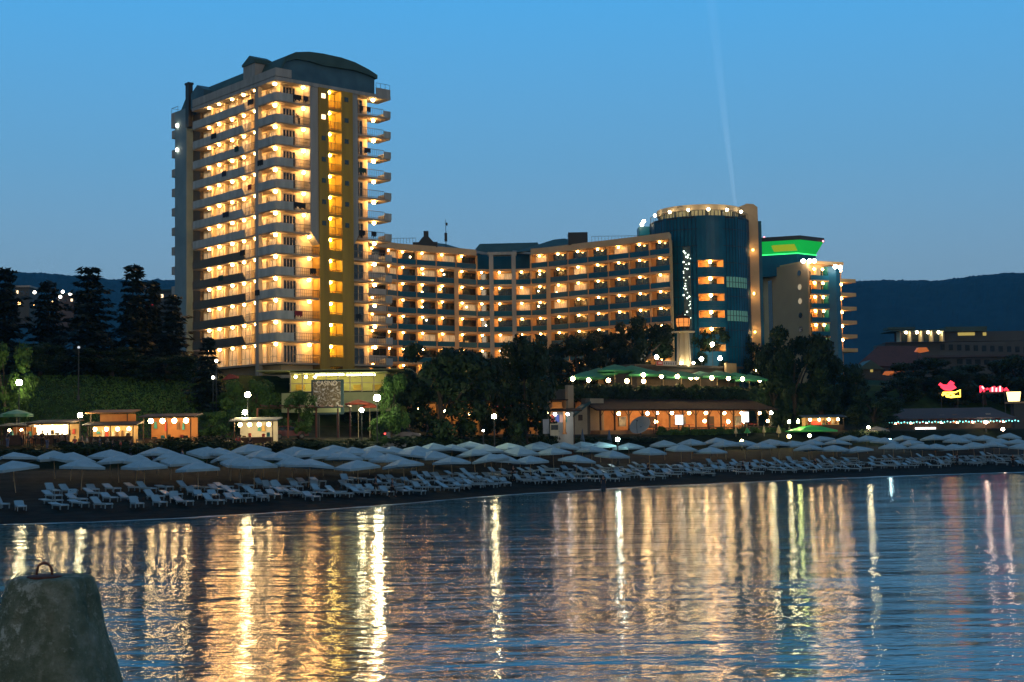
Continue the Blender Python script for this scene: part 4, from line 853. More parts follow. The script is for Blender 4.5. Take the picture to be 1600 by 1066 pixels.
# satellite dish
dp = spot(1000, 50); dz = at(1000, 664, dp.y); ds = thing('satellite_dish', Vector((dp.x, dp.y, dp.z)), 'big grey satellite dish tilted skyward in front of the restaurant', 'dish')
m = MB(); ax = Vector((-.42, -.62, .55)).normalized(); uu = ax.cross(UP).normalized(); ww = ax.cross(uu); Rd = 1.62; n0 = len(m.v)
for j in range(6):
    rr = Rd*j/5+.01; m.v += [dz+uu*rr*1.05*cos(2*pi*i/28)+ww*rr*sin(2*pi*i/28)+ax*(.42*(rr/Rd)**2-.4) for i in range(28)]
for j in range(5):
    for i in range(28): a, c = n0+j*28+i, n0+j*28+(i+1) % 28; m.f.append((a, c, c+28, a+28)); m.mi.append(0)
m.build('reflector', pm('dish_grey', (.30, .34, .35), (.26, .3, .31), 1, .6), ds, smooth=True)
m = MB(); m.tube(dz-ax*.45, Vector((dp.x, dp.y, dp.z)), .12, .16, 8); m.build('mast', M_dark, ds); m = MB(); m.path([dz+ww*Rd*.95-ax*.0, dz+ax*.9+ww*.5, dz+ax*1.1], .04, 5); m.ball(dz+ax*1.1, .12, 6, 4); m.build('feed_arm', M_dark, ds)
# ------------------------------------------------------------------ trees and shrubs
L_shade = leafmat('shaded_leaf', (.020, .05, .012), (.005, .013, .004), .45)  # plants away from the lamps: shade put into a darker leaf colour
L_lit = leafmat('lamplit_leaf', (.06, .13, .02), (.02, .055, .010), .5)  # lamplit plants: the light is put into a brighter leaf colour
L_con = leafmat('conifer_needle', (.009, .018, .010), (.003, .008, .005), .4)
M_bark = pm('bark', (.05, .035, .025), None, 3, .9)
def leaves(pts, size, rng, flat=.0):
    V = []; Fc = []
    for p, nrm in pts:
        a = Vector((rng.gauss(0, 1), rng.gauss(0, 1), rng.gauss(0, 1)*(1-flat))).normalized()
        b = a.cross(nrm); b = b.normalized() if b.length > 1e-3 else Vector((1, 0, 0))
        s = size*rng.uniform(.6, 1.35); n = len(V); a = a*s*.75; b = b*s*.5
        V += [p-a, p+b, p+a, p-b]; Fc.append((n, n+1, n+2, n+3))
    return V, Fc
def mesh(name, V, Fc, mat):
    me = bpy.data.meshes.new(name); me.from_pydata(V, [], Fc); me.materials.append(mat); return me
def blobs_pts(blobs, n, rng, shell=.55):
    tot = sum(r*r for _, r in blobs); out = []
    for c, r in blobs:
        k = int(n*r*r/tot)
        for _ in range(k):
            d = Vector((rng.gauss(0, 1), rng.gauss(0, 1), rng.gauss(0, 1))).normalized(); rr = r*(shell+(1-shell)*rng.random()**.6)*(1+.28*mnoise.noise(d*2.2+c))
            if mnoise.noise((c+d*rr)*.9) > .38: continue
            out.append((c+Vector((d.x*rr, d.y*rr, d.z*rr*.85)), d))
    return out
def dec_mesh(seed, n=11000, mat=L_shade, low=.1):
    """unit crown: about 1 wide, 1 tall, base at z=0; returns crown and trunk meshes"""
    rng = random.Random(seed); blobs = []
    for _ in range(34):
        a = rng.uniform(0, 2*pi); z = rng.uniform(low, .86); w_ = .42*sqrt(max(.05, 1-((z-.5)/.52)**2)); rr = w_*sqrt(rng.random())
        blobs.append((Vector((rr*cos(a), rr*sin(a), z)), rng.uniform(.075, .16)))
    pts = [(p, d) for p, d in blobs_pts([(c*10, r*10) for c, r in blobs], n, rng)]
    V, Fc = leaves(pts, .27, rng); cm = mesh('crown', [v/10 for v in V], Fc, mat)
    t = MB(); t.path([(0, 0, -.06), (.01, .0, .15), (-.01, .01, .35), (.02, 0, .6)], [.035, .028, .022, .008], 7)
    for _ in range(7):
        c, r = rng.choice(blobs); z0 = rng.uniform(.16, .4); t.path([(0, 0, z0), (c.x*.5, c.y*.5, lerp(z0, c.z, .6)), (c.x, c.y, c.z)], [.016, .01, .004], 5)
    tm = bpy.data.meshes.new('trunk'); tm.from_pydata(t.v, [], t.f); tm.materials.append(M_bark)
    return cm, tm
def con_mesh(seed, n=4200):
    rng = random.Random(seed); pts = []; tiers = 15
    V = []; Fc = []
    for q in range(tiers):
        z = .06+.9*(q/(tiers-1))**.92; r = (.5*(1-z)**(.8 if seed != 1 else .55)+.03)*rng.uniform(.72, 1.12); nb = max(5, int(12*(1-z)+4))
        for b in range(nb+3):
            a = 2*pi*b/nb+rng.random()*.9; rb_ = r*rng.uniform(.45, 1.12); zj = rng.uniform(-.04, .035)*(1-z*.7)
            for s_ in range(int(34*(1-z*.6))):
                t = rng.random()**.7; wdt = .12*(1-t*.7)+.012; x = t*rb_; y = rng.uniform(-1, 1)*wdt; zz_ = z+zj-.12*t*(1-z)+.035*t*t+rng.uniform(-.012, .008)
                p = Vector((x*cos(a)-y*sin(a), x*sin(a)+y*cos(a), zz_)); ln = rng.uniform(.026, .05); d = Vector((cos(a+rng.uniform(-.9, .9)), sin(a+rng.uniform(-.9, .9)), rng.uniform(-.7, .25)))*ln; w_ = Vector((-sin(a), cos(a), rng.uniform(-.6, .6)))*.018
                k = len(V); V += [p-d-w_, p+w_*1.2, p+d+w_*.2, p-w_]; Fc.append((k, k+1, k+2, k+3))
    cm = mesh('crown', V, Fc, L_con)
    t = MB(); t.path([(0, 0, -.05), (0, 0, .3), (0, 0, .97)], [.022, .016, .003], 7); tm = bpy.data.meshes.new('trunk'); tm.from_pydata(t.v, [], t.f); tm.materials.append(M_bark)
    return cm, tm
DEC = [dec_mesh(s) for s in (1, 2, 3)]; DECM = [dec_mesh(s, 9000, L_lit, .12) for s in (4, 5)]; CON = [con_mesh(s) for s in (1, 2, 3)]
def tree(name, meshes, px, top, wpx, Y, label, cat='tree', group=None, base=None, rz=None):
    p = on_ground(px, Y) if base is None else Vector((at(px, 680, Y).x, Y, base)); ztop = at(px, top, Y).z; H = ztop-p.z; W = wpx/2200*Y
    t = thing(name, p, label, cat, group); rz = R.uniform(0, 6.28) if rz is None else rz
    for me, nm in zip(meshes, ('crown', 'trunk')):
        o = bpy.data.objects.new(nm, me); COL.objects.link(o); o.parent = t; o.scale = (W, W, H); o.rotation_euler = (0, 0, rz)
    return t
TREES = [
 (0, 690, 521, 170, 178, 'broad dark tree with a rounded crown before the hotel wing'),
 (1, 822, 510, 125, 186, 'dark tree rising in front of the middle of the curved wing'),
 (2, 760, 545, 80, 192, 'smaller dark tree filling the gap behind the two big trees'),
 (1, 903, 518, 110, 240, 'dark tree behind the near end of the green parasols'),
 (0, 1004, 485, 108, 246, 'tall dark tree against the end of the orange wing'),
 (2, 950, 512, 90, 250, 'feathery dark tree below the lamp rows of the wing'),
 (2, 1112, 508, 90, 252, 'dark tree at the foot of the glass tower'),
 (1, 1163, 515, 85, 256, 'dark tree in front of the orange pier of the glass tower'),
 (0, 1243, 496, 130, 246, 'huge black tree covering the foot of the far orange hotel'),
 (2, 1210, 530, 80, 244, 'dark tree between the restaurant and the far hotel'),
 (1, 1305, 548, 95, 252, 'dark tree below the side balconies of the far hotel'),
 (0, 1366, 612, 100, 242, 'low round black tree beside the long stall'),
 (1, 1335, 580, 70, 262, 'dark tree just behind the low round tree'),
 (2, 1410, 585, 80, 268, 'dark tree above the striped stall below the tiled house'),
 (1, 1447, 556, 105, 280, 'dark leafy tree below the low hotel and left of its windows'),
 (0, 1540, 558, 130, 284, 'wide dark tree behind the red neon strokes'),
 (2, 1600, 552, 110, 288, 'dark tree at the picture edge behind the lantern box'),
 (1, 1495, 575, 90, 274, 'dark tree behind the red and yellow neon sign'),
 (2, 1285, 590, 80, 246, 'dark tree standing behind the green lit parasol'),
 (1, 62, 532, 110, 186, 'dark tree in front of the leftmost conifers'),
 (0, 175, 540, 130, 188, 'dark leafy tree below the two tallest conifers'),
 (2, 262, 552, 120, 186, 'dark leafy tree beside the blind end of the tower'),
 (0, 565, 630, 60, 182, 'dark low tree beneath the glazed cafe'),
]
for i, px, top, w_, Y, lab in TREES: tree('leafy_tree', DEC[i], px, top, w_, Y, lab, group='dark leafy trees around the hotels')
for i, px, top, w_, Y, lab in [
 (0, 8, 528, 90, 163, 'bright green tree lit by the street lamp at the picture edge'),
 (1, 612, 578, 62, 171, 'green tree lit by the lamp beside the glazed cafe'),
 (0, 392, 588, 90, 171, 'olive green tree glowing around the double lamp'),
 (1, 467, 605, 62, 164, 'small bushy green tree beside the casino billboard'),
 (1, 330, 640, 60, 166, 'low green tree on the lit slope'),
 (0, 352, 612, 60, 178, 'dim green tree at the foot of the tower'),
 (1, 593, 648, 40, 166, 'lit green shrub beside the lamp post and car')]:
    tree('leafy_tree', DECM[i], px, top, w_, Y, lab, group='lamp lit green trees')
for i, px, top, w_, Y, lab in [
 (0, 136, 418, 150, 192, 'tallest dark conifer with a blunt crown'), (1, 207, 415, 135, 194, 'slim dark conifer with a pointed tip next to the tallest one'),
 (2, 74, 440, 130, 196, 'dark conifer with a narrow crown, second from the picture edge'), (2, 6, 420, 140, 190, 'dark conifer cut by the picture edge'),
 (2, 270, 462, 110, 190, 'dark conifer standing against the blind end of the tower'), (1, 324, 528, 96, 178, 'dark conifer hiding the lowest balconies of the tower'), (1, 236, 440, 110, 198, 'dark conifer half hidden between two taller ones')]:
    tree('conifer', CON[i], px, top, w_, Y, lab, group='conifers left of the tower', base=None)
# cypress in front of the lit cafe
rng = random.Random(5); pts = blobs_pts([(Vector((0, 0, z)), r) for z, r in ((1, .75), (2, .9), (3, .8), (4, .55), (4.7, .3))], 1500, rng); V, Fc = leaves(pts, .3, rng)
p = on_ground(811, 176); t = thing('cypress', p, 'narrow dark cypress in front of the lit cafe columns', 'tree'); o = bpy.data.objects.new('crown', mesh('crown', V, Fc, L_shade)); COL.objects.link(o); o.parent = t; o.scale = (1, 1, 1.0)
m = MB(); m.tube(p-UP*.2, p+UP*2, .12, k=6); m.build('trunk', M_bark, t)
# bushes along the top of the beach bank
def bush_mesh(seed, mat, n=1300):
    rng = random.Random(seed); bl = [(Vector((rng.uniform(-.38, .38), rng.uniform(-.3, .3), rng.uniform(.12, .6))), rng.uniform(.2, .32)) for _ in range(11)]
    V, Fc = leaves(blobs_pts([(c*4, r*4) for c, r in bl], n, rng), .24, rng); return mesh('bush', [v/4 for v in V], Fc, mat)
BU = [bush_mesh(1, L_shade), bush_mesh(2, L_shade), bush_mesh(3, L_lit)]
BL = [(128, 676, 60), (165, 672, 62), (205, 676, 60), (250, 674, 56), (300, 668, 70), (335, 665, 66), (70, 692, 70), (20, 692, 70), (415, 682, 60), (455, 678, 70), (505, 679, 66), (550, 678, 64), (600, 676, 66), (645, 672, 68), (690, 672, 66), (735, 674, 66), (780, 673, 66), (825, 672, 64), (870, 674, 62), (915, 676, 60), (960, 678, 58), (1010, 678, 56), (1360, 668, 44), (1335, 664, 40)]
for i, (px, top, w_) in enumerate(BL):
    p = spot(px, 47.5); top += 5 if px < 350 else 1; H = max(1.0, at(px, top, p.y).z-p.z); W = w_/2200*p.y*1.25
    o = bpy.data.objects.new('bush', BU[i % 2]); COL.objects.link(o); o.location = p-UP*.25; o.scale = (W, 2.6, H+.3); o.rotation_euler = (0, 0, R.choice((0, pi)))
    tag(o, 'dark bush on the bank above the parasols, %s in the line from the left' % ordn(i+1 if i < 6 else i+1), 'bush', 'bushes along the bank above the beach')
# fill-in hedge on the bank front, and planter hedge of the terrace
def hedge(name, a, b, n, dz, depth, z0, mat, label, seed):
    rng = random.Random(seed); pts = []
    for _ in range(n):
        t = rng.random(); h_ = rng.random()**.8; q = a.lerp(b, t); k = mnoise.noise((t*14, h_*2, seed))*.4
        pts.append((q+Vector((rng.uniform(-.3, .3), rng.uniform(0, depth)+k, h_*(dz+mnoise.noise((t*22, 1, seed))*.8))), Vector((0, -1, .3)).normalized()))
    V, Fc = leaves(pts, .32, rng); o = bpy.data.objects.new(name, mesh(name, [v-a for v in V], Fc, mat)); COL.objects.link(o); o.location = a; return tag(o, label, 'hedge')
hedge('hedge', Q(tq(899, 5.2), 5.1, 10.9), Q(tq(1195, 5.2), 5.1, 10.9), 6500, 2.5, .8, 0, L_shade, 'long dark planter hedge along the front of the upper terrace', 3)
hedge('hedge', Q(tq(1010), -2.6, 5.3), Q(t1205, -2.6, 5.3), 3800, 1.1, 1.0, 0, L_lit, 'low yellowish hedge below the fence of the timber room', 4)
s0, s1 = spot(60, 46), spot(880, 46)
# grass on the slopes: one mass of blades
rng = random.Random(9); V = []; Fc = []
for _ in range(16000):
    px = rng.uniform(-40, 440); Y = rng.uniform(150, 186); q = at(px, 680, Y); z = ground(q.x, Y); s = Y-shoreY(q.x)
    if s < 44: continue
    if 50 < s < 66: continue
    h_ = rng.uniform(.10, .28); a = rng.uniform(0, pi); d = Vector((cos(a)*.18, sin(a)*.18, 0)); k = len(V); q = Vector((q.x, Y, z)); V += [q-d, q+d, q+Vector((rng.uniform(-.2, .2), 0, h_))]; Fc.append((k, k+1, k+2))
o = bpy.data.objects.new('grass', mesh('grass', V, Fc, leafmat('grass_blade', (.07, .15, .025), (.025, .065, .014), .12))); COL.objects.link(o); tag(o, kind='stuff')
# ------------------------------------------------------------------ glazed cafe at the foot of the tower and the casino billboard
cafe = thing('glazed_cafe', at(530, 610, 180), 'flat roofed glazed cafe shining yellow at the foot of the tower', 'cafe'); Yc = 178
M_green_wall = pm('pale_green_wall', (.36, .38, .20), (.3, .32, .16), .5, .8)
m = MB(); bx(m, 440, 612, 612, 645, Yc, 9); m.build('podium', M_green_wall, cafe)
m = MB(); bx(m, 400, 640, 575.5, 580.5, Yc+2.5, 11); bx(m, 452, 604, 580, 583.5, Yc-.3, 10); m.build('roof', M_green_wall, cafe)
m = MB(); bx(m, 455, 602, 583.5, 612, Yc+6, .4); m.build('back_wall', pm('lime_plaster', (.62, .58, .24), (.55, .5, .2), .5, .8), cafe)
for i in range(9): px = 453+i*18.6; m = MB(); bx(m, px, px+1.4, 583.5, 612, Yc+.2, .25); m.build('glazing_post', M_frame, cafe)
m = MB(); bx(m, 452, 603, 598, 599, Yc+.2, .1); bx(m, 452, 603, 610.5, 612, Yc-.1, .4); m.build('glazing_rail', M_frame, cafe)
for px0, px1 in ((493, 537), (541, 586)): m = MB(); bx(m, px0, px1, 584.5, 587, Yc+1.5, .4); m.build('light_strip', em('tube_light', (1, .95, .45), 20), cafe)
for i in range(5): m = MB(); px = 462+i*30; bx(m, px, px+14, 601, 610, Yc+4.5, .6); m.build('counter', M_yellow, cafe)
for i, px in enumerate((462, 478, 492)): m = MB(); m.ball(at(px, 589, Yc+3), .2, 8, 4); m.build('ceiling_lamp', em('ceiling_globe', (1, .8, .3), 50), cafe)
t = thing('red_awning', at(358, 590, 184), 'dull red awning on the terrace by the tower base', 'awning'); m = MB(); p = at(358, 590, 184); m.extr([p+Vector((-1, 0, -.3)), p+Vector((0, 0, .5)), p+Vector((1, 0, .2)), p+Vector((1, 0, -.1))], (0, 1.5, 0)); m.build('canopy', pm('dull_red_canvas', (.3, .05, .04)), t); m = MB(); m.tube(p+Vector((.9, .7, -2.6)), p+Vector((.9, .7, 0)), .06, k=5); m.build('post', M_dark, t)
bb = thing('billboard', Vector((at(512, 640, 166).x, 166, 6)), 'tall dark framed casino billboard with a brown mottled picture, on two posts', 'billboard'); Yb = 166
m = MB(); bx(m, 486.5, 536.5, 593, 648, Yb, .5); m.build('frame', pm('frame_blue', (.02, .05, .06), None, 1, .5), bb)
m = MB(); bx(m, 489, 532, 596, 635.5, Yb-.04, .1)
mp_, nt, b = nodes('billboard_picture'); n = nt.nodes.new('ShaderNodeTexNoise'); n.inputs['Scale'].default_value = 1.6; n.inputs['Detail'].default_value = 6; n.inputs['Distortion'].default_value = 2.5; tc = nt.nodes.new('ShaderNodeTexCoord'); nt.links.new(tc.outputs['Object'], n.inputs['Vector']); r = nt.nodes.new('ShaderNodeValToRGB')
for e, (p, c) in zip([r.color_ramp.elements[0], r.color_ramp.elements[1], r.color_ramp.elements.new(.55)], ((.25, (.03, .028, .012)), (.75, (.26, .19, .09)), (.5, (.11, .075, .035)))): e.position = p; e.color = (*c, 1)
r.color_ramp.elements[1].position = .5; nt.links.new(n.outputs['Fac'], r.inputs['Fac']); nt.links.new(r.outputs['Color'], b.inputs['Base Color']); nt.links.new(r.outputs['Color'], b.inputs['Emission Color']); b.inputs['Emission Strength'].default_value = .25
m.build('picture', mp_, bb)
m = MB(); bx(m, 489, 532, 637.5, 645, Yb-.04, .1); m.build('lower_strip', M_green_wall, bb)
cu = bpy.data.curves.new('casino_text', 'FONT'); cu.body = 'CASINO'; cu.size = .82; cu.align_x = 'CENTER'; cu.extrude = .02
to = bpy.data.objects.new('tmp', cu); COL.objects.link(to); bpy.context.view_layer.update(); dg = bpy.context.evaluated_depsgraph_get(); tm = bpy.data.meshes.new_from_object(to.evaluated_get(dg)); bpy.data.objects.remove(to)
o = bpy.data.objects.new('lettering', tm); tm.materials.clear(); tm.materials.append(em('sign_letter', (.75, .62, .4), .5)); COL.objects.link(o); o.parent = bb; p = at(510.5, 602.5, Yb-.1); o.location = p-bb.location; o.rotation_euler = (pi/2, 0, 0); o.scale = (.82, 1, 1)
for px in (497, 528): m = MB(); bx(m, px-2, px+2, 648, 684, Yb+.1, .3); m.build('post', M_dark, bb)
pg = thing('pergola', Vector((at(475, 660, 160).x, 160, 6)), 'dark red timber pergola frame in front of the billboard', 'pergola'); M_red = pm('oxblood_timber', (.10, .02, .012), None, 2, .7)
m = MB(); bx(m, 401, 548, 635.5, 638.5, 160, .3); bx(m, 401, 548, 636, 638, 163.2, .3); m.build('top_beam', M_red, pg)
for px in (402, 450, 494, 528, 547): m = MB(); bx(m, px-1, px+1, 638, 684, 160.05, .2); m.build('post', M_red, pg)
for i in range(10): px = 408+i*15; m = MB(); a = at(px, 635.5, 160); m.box(a+Vector((0, 1.75, .12)), (.14, 4.2, .16)); m.build('rafter', M_red, pg)
m = MB(); bx(m, 402, 547, 666, 668, 160.1, .12); m.build('rail', M_red, pg)
# ------------------------------------------------------------------ street lamps
def street_lamp(px, py, Y, r, mat, label, double=False, zbase=None):
    p = at(px, py, Y); zb = ground(p.x, Y) if zbase is None else zbase; t = thing('street_lamp', Vector((p.x, Y, zb)), label, 'street lamp'); r *= .62
    m = MB(); m.ball(p, r, 12, 8); m.build('globe', mat, t, smooth=True)
    m = MB(); m.tube(Vector((p.x, Y, zb-.2)), p-UP*r*.8, .1, .06, 7); m.lathe(Vector((p.x, Y, zb)), [(.22, 0), (.2, .5), (.1, .6)], 8); m.build('post', M_dark, t)
    m = MB(); m.lathe(p, [(.05, -r*1.2), (r*.6, -r*.9), (r*.45, -r*.7)], 10); m.build('cap', M_dark, t)
    if double: q = p+Vector((-.3, -.2, -2.0)); m = MB(); m.ball(q, r*.85, 12, 8); m.build('lower_globe', mat, t, smooth=True)
    return t
E_street = em('street_globe', (1, .86, .45), 150)
street_lamp(30, 598, 160, .55, E_street, 'tall street lamp blazing beside the bright green tree')
street_lamp(387, 617, 160, .52, E_street, 'street lamp with two globes one above the other by the white kiosk', True)
street_lamp(589, 622, 164, .62, em('strong_street_globe', (1, .95, .58), 300), 'brightest street lamp beside the glazed cafe')
street_lamp(565, 641, 165, .42, E_street, 'lower street lamp near the red parasol')
street_lamp(125, 649, 152, .42, E_street, 'street lamp with a white globe behind the crowd at the stalls')
street_lamp(772, 651, 172, .46, E_street, 'street lamp in front of the lit cafe columns')
street_lamp(965, 687, 160+23, .42, em('green_white_globe', (.75, 1, .85), 100), 'low lamp with a bluish white globe among the beach parasols')
street_lamp(1205, 645, 232, .42, E_street, 'lamp with a white globe at the end of the timber room'); street_lamp(1233, 659, 234, .38, E_street, 'small lamp behind the green lit parasol'); street_lamp(1233, 682, 222, .45, em('yellow_globe', (1, .8, .25), 90), 'low yellowish lamp in front of the green lit parasol'); street_lamp(1265, 681, 224, .42, MATS['yellow_globe'], 'second low yellowish lamp before the green lit parasol')
street_lamp(1390, 688, 228, .42, em('cyan_globe', (.6, .95, 1), 90), 'bluish white lamp among the far parasols'); street_lamp(1159, 689, 214, .36, MATS['yellow_globe'], 'low yellowish lamp at the foot of the slim cream parasol'); street_lamp(1357, 668, 232, .36, E_street, 'white lamp above the beige tent'); street_lamp(1540, 660, 244, .42, em('pinkish_globe', (1, .72, .5), 90), 'warm lamp over the long stall'); street_lamp(1567, 671, 240, .42, MATS['pinkish_globe'], 'warm pinkish lamp at the end of the long stall')
street_lamp(123, 543, 176, .28, em('pale_globe_glow', (.8, .9, 1), .7), 'unlit lamp post with a pale globe among the dark trees')  # the unlit globe's paleness is painted as a faint glow
street_lamp(755, 673, 170, .2, E_white, 'tiny white lamp on the bank below the big dark tree')
for px, py in ((655, 641), (672, 634), (686, 638)): pass
# ------------------------------------------------------------------ stalls and kiosks on the promenade
def stall(name, label, px0, px1, py0, py1, Y, roofmat, backmat, depth=3.5, cat='stall', over=.5, lampmat=None, nl=3, lr=.2, counter=True, open_=True):
    a, c = at(px0, py1, Y), at(px1, py0, Y); x0, x1 = a.x, c.x; zb = ground((x0+x1)/2, Y); z1 = c.z
    t = thing(name, Vector(((x0+x1)/2, Y, zb)), label, cat)
    m = MB(); m.hexa([(x0, Y+depth-.1, zb), (x1, Y+depth-.1, zb), (x1, Y+depth, zb), (x0, Y+depth, zb), (x0, Y+depth-.1, z1), (x1, Y+depth-.1, z1), (x1, Y+depth, z1), (x0, Y+depth, z1)]); m.build('back_panel', backmat, t)
    m = MB(); m.hexa([(x0-over, Y-over, z1), (x1+over, Y-over, z1), (x1+over, Y+depth+.2, z1+.35), (x0-over, Y+depth+.2, z1+.35), (x0-over, Y-over, z1+.12), (x1+over, Y-over, z1+.12), (x1+over, Y+depth+.2, z1+.5), (x0-over, Y+depth+.2, z1+.5)]); m.build('roof', roofmat, t)
    n = max(2, int((x1-x0)/2.2)+1)
    for i in range(n): x = lerp(x0, x1, i/(n-1)); m = MB(); m.box((x, Y, (zb+z1)/2), (.1, .1, z1-zb)); m.build('post', M_timber, t)
    if counter: m = MB(); m.box(((x0+x1)/2, Y+.4, zb+.5), (x1-x0-.3, .7, 1.0)); m.build('counter', M_timber, t); 
    if lampmat:
        for i in range(nl): x = lerp(x0, x1, (i+.5)/nl); m = MB(); m.ball((x, Y+.6, z1-.35), lr, 8, 5); m.build('lamp', lampmat, t)
    if counter:
        gd = [pm('goods_%s' % n, c) for n, c in (('red', (.5, .06, .04)), ('teal', (.05, .3, .3)), ('straw', (.5, .36, .14)), ('black', (.02, .02, .02)), ('white', (.6, .58, .5)), ('brown', (.15, .07, .03)))]
        nn = int((x1-x0)/.55)
        for i in range(nn):
            x = lerp(x0+.3, x1-.3, (i+.5)/nn)+R.uniform(-.1, .1); h_ = R.uniform(.25, 1.0); zt_ = z1-.3-R.random()*.35; m = MB(); w_ = R.uniform(.12, .24)
            if R.random() < .5: m.hexa([(x-w_, Y+depth-.3, zt_-h_), (x+w_, Y+depth-.3, zt_-h_), (x+w_, Y+depth-.15, zt_-h_), (x-w_, Y+depth-.15, zt_-h_), (x-w_*.6, Y+depth-.3, zt_), (x+w_*.6, Y+depth-.3, zt_), (x+w_*.6, Y+depth-.15, zt_), (x-w_*.6, Y+depth-.15, zt_)])
            else: m.box((x, Y+.4, zb+1.02+h_*.25), (w_*2, .4, h_*.5))
            m.build('goods', R.choice(gd), t)
    return t, x0, x1, zb, z1
E_stall = em('stall_lamp_glass', (1, .68, .3), 60); E_hot = em('hot_lamp_glass', (1, .66, .27), 80)
M_wood = pm('orange_wood', (.40, .17, .05), (.32, .12, .035), 1.5, .7); M_stallback = pm('stall_back', (.6, .45, .25), (.5, .3, .12), 1.2, .8); M_canvas = pm('pale_canvas', (.4, .36, .28)); M_bluecanvas = pm('blue_canvas', (.05, .09, .14), (.03, .06, .1), 1, .8)
stall('market_stall', 'low stall with reddish goods behind the green and white parasol', 2, 40, 667, 690, 150, M_timber, M_wood, lampmat=em('small_stall_lamp', (1, .6, .3), 50), nl=2, lr=.15)
stall('market_stall', 'overexposed white lit stall with people standing before it', 50, 108, 662, 690, 151, M_timber, M_stallback, lampmat=E_hot, nl=3, lr=.22)
ws_ = bpy.data.objects['market_stall.001']; m = MB(); bx(m, 53, 106, 664, 682, 153.6, .1); m.build('added_glow_panel', em('stall_glare_glow', (1, .78, .42), 4.5), ws_)  # glowing panel added in place of lamplight on the stall back
stall('kiosk', 'orange wooden kiosk with a flat roof behind the crowd', 142, 199, 646, 672, 153, M_wood, M_wood, counter=False)
stall('market_stall', 'stall of warm lamps in front of the orange wooden kiosk', 137, 208, 665, 685, 150.5, M_timber, M_stallback, depth=2, lampmat=E_stall, nl=4, lr=.2)
stall('market_stall', 'dark roofed stall with two clusters of dazzling lamps', 224, 298, 652, 676, 153, M_timber, M_wood, lampmat=E_hot, nl=4, lr=.27)
stall('kiosk', 'white kiosk with bright open front below the double lamp', 366, 426, 658, 686, 156, M_canvas, white, lampmat=E_hot, nl=4, lr=.22)
# cafe under the trees in the middle
cf = thing('columned_cafe', Vector((at(740, 680, 192).x, 192, 6)), 'orange cafe with round columns and arches beneath the big trees', 'cafe'); Yq = 192
m = MB(); bx(m, 636, 884, 628, 681, Yq+5, .4); m.build('back_wall', M_amber, cf)
m = MB(); bx(m, 632, 888, 624, 629, Yq-.5, 6.5); m.build('roof', M_tile, cf)
for i in range(12): px = 640+i*22; c = at(px, 660, Yq); m = MB(); m.lathe(Vector((c.x, Yq, 6)), [(.3, 0), (.3, .2), (.2, .3), (.2, 3.6), (.32, 3.9), (.32, 4.6)], 10); m.build('column', M_amber, cf)
for i in range(6): px = 655+i*40; m = MB(); m.ball(at(px, 637+(i % 3)*5, Yq+2), .26, 8, 5); m.build('lamp', em('cafe_globe', (1, .66, .25), 60), cf)
m = MB(); bx(m, 768, 804, 633, 638, Yq-.2, .2); m.build('pink_fascia', em('pink_fascia_light', (.8, .12, .1), .5), cf); m = MB(); bx(m, 790, 803, 638.5, 644, Yq-.25, .2); m.build('white_sign', em('small_white_sign', (1, .85, .75), 3), cf)
m = MB(); bx(m, 757, 765, 648, 656, Yq-.2, .2); m.build('lime_panel', em('lime_panel_light', (.5, .5, .05), .5), cf)
kx = stall('kiosk', 'small kiosk with a broad tiled roof near the stairs', 858, 897, 643, 676, 190, M_tile, white, lampmat=em('kiosk_lamp', (1, .9, .8), 60), nl=2, lr=.2, over=1.0)[0]
for i, (px, c) in enumerate(((864, (.5, .1, .08)), (871, (.1, .15, .5)), (877, (.55, .35, .3)))): m = MB(); bx(m, px-2.6, px+2.6, 648, 660, 189.5, .1); m.build('poster', em('poster_light_%s' % 'abc'[i], c, .8), kx)
t = thing('poster_column', on_ground(853, 182), 'upright bluish poster board standing before the kiosk', 'poster board'); m = MB(); bx(m, 848.5, 858, 655, 678, 182, .3); m.build('panel', pm('bluish_panel', (.30, .34, .45)), t); m = MB(); bx(m, 851, 856, 677.5, 682, 182.05, .2); m.build('foot', M_dark, t)
t = thing('drinks_fridge', on_ground(866, 181), 'pale drinks fridge beside the bluish poster board', 'fridge'); m = MB(); bx(m, 860, 873, 662, 681, 181, .8); m.build('cabinet', pm('fridge_cream', (.55, .5, .38)), t); m = MB(); bx(m, 861, 872, 664, 672, 180.95, .1); m.build('door', M_glass, t)
# right-hand stalls
sx = stall('market_stall', 'stall under a sagging blue canvas roof behind the green lit parasol', 1260, 1318, 652, 676, spot(1290, 55).y, M_bluecanvas, M_stallback, lampmat=E_hot, nl=4, lr=.22)[0]
m = MB(); bx(m, 1268, 1283, 658, 665, spot(1290, 55).y+1, .1); m.build('red_banner', pm('red_banner', (.5, .05, .03)), sx)
Ys = spot(1480, 55).y; lt, x0, x1, zb, z1 = stall('long_stall', 'long low stall with a dark roof edged by turquoise fairy lights and red goods', 1389, 1582, 657, 676, Ys, M_bluecanvas, M_amber, depth=5, lampmat=em('stall_warm', (1, .6, .35), 40), nl=8, lr=.22, over=.8)
m = MB(); m.hexa([(x0-.5, Ys-.5, z1+.4), (x1+.5, Ys-.5, z1+.4), (x1-2, Ys+5, z1+2.2), (x0+4, Ys+5, z1+2.2), (x0-.5, Ys-.5, z1+.55), (x1+.5, Ys-.5, z1+.55), (x1-2, Ys+5, z1+2.4), (x0+4, Ys+5, z1+2.4)]); m.build('upper_roof', M_mauve, lt)
for i in range(44): m = MB(); x = lerp(x0-.7, x1+.7, i/43); m.ball((x, Ys-.85, z1-.02-.12*(i % 2)), .11, 6, 4); m.build('fairy_light', em('turquoise_light', (.25, 1, .9), 3.5), lt)
